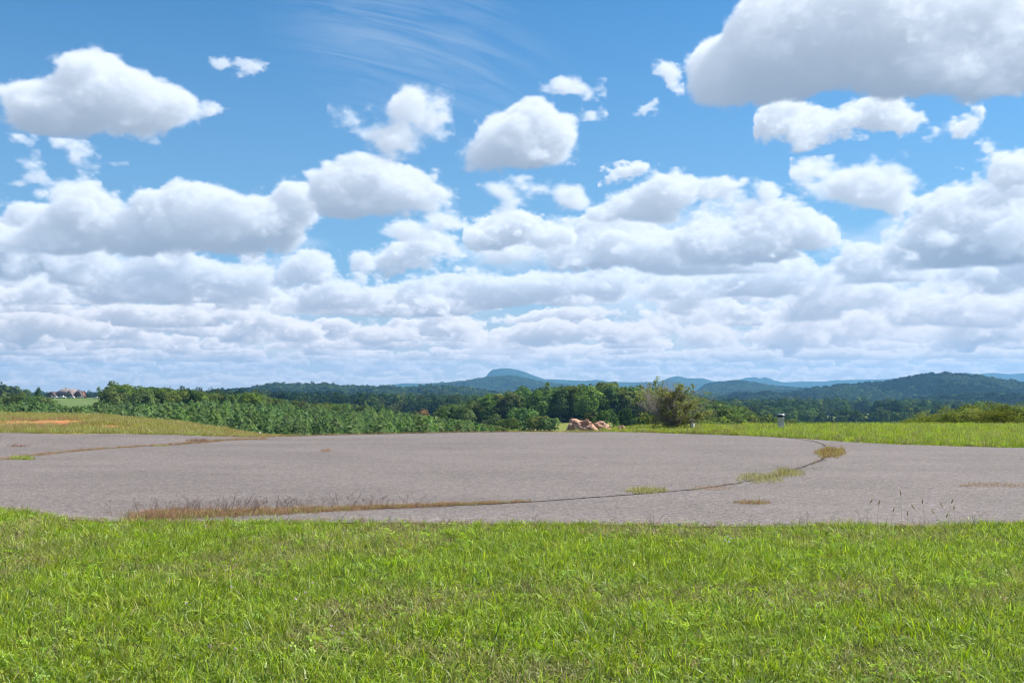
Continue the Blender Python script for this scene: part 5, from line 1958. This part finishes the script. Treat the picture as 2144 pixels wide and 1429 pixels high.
# ------------------------------------------------------------------ thicket at the right
M_loc = leaf_mat('thicket_leaf', (0.055, 0.080, 0.016), (0.26, 0.29, 0.065), 0.38, 0.02, 0.25)
THK = [pack('crown', broad_crown(700 + k, 3.4, 3.6, 40, 58, 0.125, base=-.1), M_loc) for k in range(3)]
# leafy sprays that break the outline
THT = [trunk_mesh(80 + k, 2.4, .04, .8, 6) for k in range(2)]
top_r = curve([(1870, 880), (1890, 874), (1910, 866), (1940, 866), (1965, 852), (1985, 850), (2010, 852), (2030, 842), (2055, 838), (2075, 842), (2090, 838), (2115, 842), (2144, 846), (2300, 846)])
k = 0
for (px, Y) in [(1898, 62), (1922, 60), (1945, 64), (1962, 61), (1985, 66), (2004, 60), (2026, 63), (2046, 66), (2064, 60), (2085, 64), (2104, 59), (2126, 63), (2150, 60), (2180, 64), (2215, 62), (1978, 57), (2040, 56), (2092, 55), (1930, 56)]:
    x = at(px, Y)
    z = gz1(x, Y)
    H = (z_at(top_r(px) + (6 if Y < 58 else 0), Y) - z) * (1.0 if Y >= 63 else rng.uniform(.80, .97))
    o = thing('thicket_bush', 'yellow green bush ' + phrase([(1915, 'at the low left end of the right thicket'), (1955, 'in the left half of the right thicket'), (1995, 'left of the highest tops of the right thicket'), (2050, 'among the highest tops of the right thicket'), (2110, 'in the right half of the right thicket'), (2400, 'where the right thicket meets the picture edge')], px) + (', in front' if Y < 60 else ', behind'), 'bush', (x, Y, z), rng.uniform(0, 6.28), 'bushes of the right thicket')
    o.scale = (max(.75, H / 3.4) * rng.uniform(.8, 1.05),) * 2 + (H / 3.4,)
    link('foliage', THK[k % 3], o)
    link('stem', THT[k % 2], o)
    k += 1

# ------------------------------------------------------------------ the house on the hill
Yh = 750.0
PX = Yh / FPX
hx = at(137, Yh)
zh = z_at(832, Yh)
zgh = gz1(hx, Yh)
M_roof = simple('brown_shingle', (0.27, 0.21, 0.195), 0.85, 0.12, 1.5)
M_roof2 = simple('dark_shingle', (0.15, 0.115, 0.105), 0.85, 0.12, 1.5)
M_wall = simple('brown_siding', (0.115, 0.075, 0.058), 0.85, 0.15, 1.0)
M_brick = simple('red_brick', (0.34, 0.13, 0.095), 0.85, 0.15, 2.0)
M_stone = simple('field_stone', (0.26, 0.21, 0.15), 0.85, 0.25, 1.2)
M_trim = simple('white_trim', (0.62, 0.58, 0.53), 0.6, 0.05, 2)
M_win = simple('dark_window', (0.03, 0.035, 0.045), 0.15, 0.1, 2, 0.6)
house = thing('house', 'brown roofed brick house with front gables on the far left hilltop', 'house', (hx, Yh, zh))


def hp(px, py, dy=0.0):
    """house-local point of a pixel on the front plane pushed back by dy"""
    return ((px - 137) * PX, dy, (832 - py) * PX)


def wall_block(name, x0, x1, y0, y1, z1, mat):
    mb_ = MB()
    mb_.box(x0, x1, y0, y1, -3.0, z1)
    return mb_.build(name, mat, house)


def gable(nm, x0, x1, y0, y1, ze, zr, mat_r, mat_w, ov=.5):
    """roof with its ridge along y and a gable wall facing the viewer"""
    xm = (x0 + x1) / 2
    mb_ = MB()
    mb_.add([(x0, y0, ze - .05), (x1, y0, ze - .05), (xm, y0, zr - .35)], f3=[(0, 1, 2)])
    mb_.add([(x0, y0 + .25, ze - .05), (x1, y0 + .25, ze - .05), (xm, y0 + .25, zr - .35)], f3=[(0, 2, 1)])
    mb_.build('gable_wall', mat_w, house)
    rb = MB()
    for s_, xe in ((-1, x0 - ov), (1, x1 + ov)):
        zz_ = ze - ov * (zr - ze) / (xm - x0)
        a = [(xe, y0 - .6, zz_), (xm, y0 - .6, zr), (xm, y1, zr), (xe, y1, zz_)]
        b2 = [(q[0], q[1], q[2] - .28) for q in a]
        rb.add(a + b2, f4=[(0, 1, 2, 3), (7, 6, 5, 4), (0, 4, 5, 1), (1, 5, 6, 2), (2, 6, 7, 3), (3, 7, 4, 0)])
    rb.build('roof', mat_r, house)


def window(x, z, w_, h_, y, panes=2):
    fr = MB()
    fr.box(x - w_ / 2 - .12, x + w_ / 2 + .12, y - .10, y, z - .12, z + h_ + .12)
    f_ = fr.build('window', M_trim, house)
    for q in range(panes):
        pn = MB()
        a = x - w_ / 2 + q * w_ / panes
        pn.box(a + .04, a + w_ / panes - .04, y - .14, y - .10, z, z + h_)
        pn.build('pane', M_win, f_)


# main block and its hip-ended roof
xa, xb = hp(113, 0)[0], hp(160, 0)[0]
ze, zr = hp(0, 825)[2], hp(0, 813.8)[2]
wall_block('wall', xa, xb, 2.0, 13, ze, M_wall)
rb = MB()
rl, rr2 = hp(121, 0)[0], hp(149.5, 0)[0]
v = [(xa - .8, .8, ze - .2), (xb + .8, .8, ze - .2), (xb + .8, 13.8, ze - .2), (xa - .8, 13.8, ze - .2), (rl, 7.3, zr), (rr2, 7.3, zr)]
rb.add(v, f3=[(0, 4, 3), (1, 2, 5)], f4=[(0, 1, 5, 4), (2, 3, 4, 5), (3, 2, 1, 0)])
rb.build('roof', M_roof, house)
# left wing gable
wl, wr = hp(101.5, 0)[0], hp(118, 0)[0]
wall_block('wall', wl, wr, -1.5, 8, hp(0, 826.5)[2], M_stone)
gable('left', wl, wr, -1.5, 8.2, hp(0, 826.5)[2], hp(0, 819.3)[2], M_roof2, M_wall)
# middle gable
ml, mr = hp(138, 0)[0], hp(155, 0)[0]
wall_block('wall', ml, mr, -.8, 3, hp(0, 827)[2], M_stone)
gable('middle', ml, mr, -.8, 7.2, hp(0, 827)[2], hp(0, 816.8)[2], M_roof, M_stone, 1.0)
# right wing: ridge across, brick end facing right and front
ra_, rb_ = hp(155.5, 0)[0], hp(170.5, 0)[0]
zre, zrr = hp(0, 825)[2], hp(0, 817.6)[2]
wall_block('wall', ra_, rb_, 1.0, 9, zre, M_brick)
rb = MB()
v = [(ra_, .4, zre - .2), (rb_ + .5, .4, zre - .2), (rb_ + .5, 9.6, zre - .2), (ra_, 9.6, zre - .2), (ra_, 5, zrr), (rb_ + .5, 5, zrr)]
rb.add(v, f3=[(0, 4, 3)], f4=[(0, 1, 5, 4), (2, 3, 4, 5), (3, 2, 1, 0)])
rb.build('roof', M_roof2, house)
gb_ = MB()
gb_.add([(rb_ + .02, 1, zre - .2), (rb_ + .02, 9, zre - .2), (rb_ + .02, 5, zrr - .3)], f3=[(0, 1, 2)])
gb_.build('gable_wall', M_brick, house)
gable('right', hp(163, 0)[0], hp(171.5, 0)[0], -.4, 5, hp(0, 825.2)[2], hp(0, 818.6)[2], M_roof2, M_brick)
wall_block('wall', hp(163, 0)[0], hp(171.5, 0)[0], -.4, 1.2, hp(0, 825.2)[2], M_brick)
window(hp(108.5, 0)[0], .9, 1.6, 1.5, -1.5)
window(hp(122.5, 0)[0], .9, 1.5, 1.4, 2.0)
window(hp(128, 0)[0], .9, 1.5, 1.4, 2.0)
window(hp(146.5, 0)[0], .8, 2.2, 1.5, -.8, 3)
window(hp(159.5, 0)[0], .9, 1.6, 1.5, 1.0)
window(hp(167.3, 0)[0], .9, 1.4, 1.5, -.4)
mb = MB()
mb.box(hp(133.5, 0)[0], hp(135.5, 0)[0], 1.9, 2.0, -.5, 2.1)
mb.build('door', M_trim, house)
mb = MB()
for px in (120, 126, 132, 137):
    mb_ = MB()
    mb_.box(hp(px, 0)[0] - .12, hp(px, 0)[0] + .12, .9, 1.14, -1, ze - .25)
    mb_.build('porch_post', M_trim, house)
mb = MB()
mb.box(hp(128, 0)[0], hp(130.5, 0)[0], 8, 9, zr - 2, zr + 1.0)
mb.build('chimney', M_stone, house)

# cars drawn up before it
M_cw = simple('white_paint', (0.80, 0.80, 0.80), 0.3, 0.03, 2, 0.6)
M_cs = simple('silver_paint', (0.50, 0.53, 0.56), 0.35, 0.03, 2, 0.6, 0.4)
M_ty = simple('tyre_rubber', (0.03, 0.03, 0.03), 0.8, 0.1, 5)


def car(px, py, Y, label, kind, mat, flip=1):
    x = at(px, Y)
    t_ = thing('pickup_truck' if kind == 'pickup' else 'parked_car', label, 'pickup truck' if kind == 'pickup' else 'car', (x, Y, z_at(py, Y)), 0 if flip > 0 else math.pi)
    L, Wd = (5.3, 1.9) if kind == 'pickup' else (4.6, 1.8)
    if kind == 'pickup':
        prof = [(-2.65, .45), (2.65, .45), (2.65, 1.0), (1.35, 1.12), (.75, 1.75), (-.55, 1.78), (-.75, 1.12), (-2.65, 1.10)]
        glass = [(1.2, 1.14), (.72, 1.66), (-.5, 1.69), (-.62, 1.14)]
    else:
        prof = [(-2.3, .4), (2.3, .4), (2.3, .78), (1.2, .95), (.5, 1.42), (-1.0, 1.45), (-1.75, 1.02), (-2.3, .95)]
        glass = [(1.0, .98), (.48, 1.34), (-.95, 1.37), (-1.5, 1.0)]
    bmx = bmesh.new()
    for yy in (-Wd / 2, Wd / 2):
        bmx.faces.new([bmx.verts.new((a, yy, b2)) for a, b2 in (prof if yy < 0 else prof[::-1])])
    bmx.verts.ensure_lookup_table()
    n_ = len(prof)
    lo2 = bmx.verts[:n_]; hi2 = bmx.verts[n_:][::-1]
    for q in range(n_):
        bmx.faces.new([lo2[q], hi2[q], hi2[(q + 1) % n_], lo2[(q + 1) % n_]])
    bmesh.ops.recalc_face_normals(bmx, faces=bmx.faces)
    me = bpy.data.meshes.new('body')
    bmx.to_mesh(me); bmx.free()
    me.materials.append(mat)
    link('body', me, t_)
    for yy in (-Wd / 2 - .01, Wd / 2 + .01):
        g_ = MB()
        g_.add([(a, yy, b2) for a, b2 in glass], f4=[(0, 1, 2, 3)])
        g_.build('side_window', M_win, t_)
    for wx in (-L * .31, L * .31):
        for yy in (-Wd / 2 + .1, Wd / 2 - .1):
            w_ = MB()
            w_.tube([(wx, yy - .13, .36), (wx, yy + .13, .36)], .36, 14)
            w_.build('wheel', M_ty, t_)


zc = 833.3
car(131.5, zc, 738, 'white pickup truck parked before the middle of the house', 'pickup', M_cw)
car(151, zc, 738, 'white car parked right of the front gable of the house', 'car', M_cw, -1)
car(117, zc, 739, 'white car parked at the left corner of the house', 'car', M_cw)
car(170, zc - .3, 741, 'silver car parked by the brick right wing of the house', 'car', M_cs)
car(203, zc + .8, 742, 'white car half hidden under the lone tree right of the house', 'car', M_cw)
for (px, pt_, Y, lb, wd) in ((112, 831.5, 733, 'low bush in front of the left gable', 1.0), (146, 829.5, 741, 'clipped bush against the middle gable', .8),
                             (180, 828, 742, 'dark bush right of the brick wing', 1.0)):
    x = at(px, Y)
    z = z_at(834.5, Y)
    o = thing('bush', lb, 'bush', (x, Y, z), rng.uniform(0, 6))
    cr_, tr_, h0 = UNIT['bush'][0]
    s_ = (z_at(pt_, Y) - z) / h0
    o.scale = (s_ * wd,) * 2 + (s_,)
    link('foliage', cr_, o)
    link('stem', tr_, o)

# ------------------------------------------------------------------ air
m_z, b_, out = new_mat('haze')
pvv = b_.n('ShaderNodeVolumePrincipled')
pvv.inputs['Color'].default_value = (0.27, 0.60, 1.0, 1)
pvv.inputs['Density'].default_value = 8.0e-5
pvv.inputs['Anisotropy'].default_value = 0.2
b_.put(out.inputs['Volume'], pvv.outputs[0])
mb = MB()
mb.box(-12600, 12600, -12600, 12700, -180, 300)
hz = mb.build('haze', m_z)
hz['kind'] = 'stuff'
hz['label'] = 'blue summer haze over the distance'
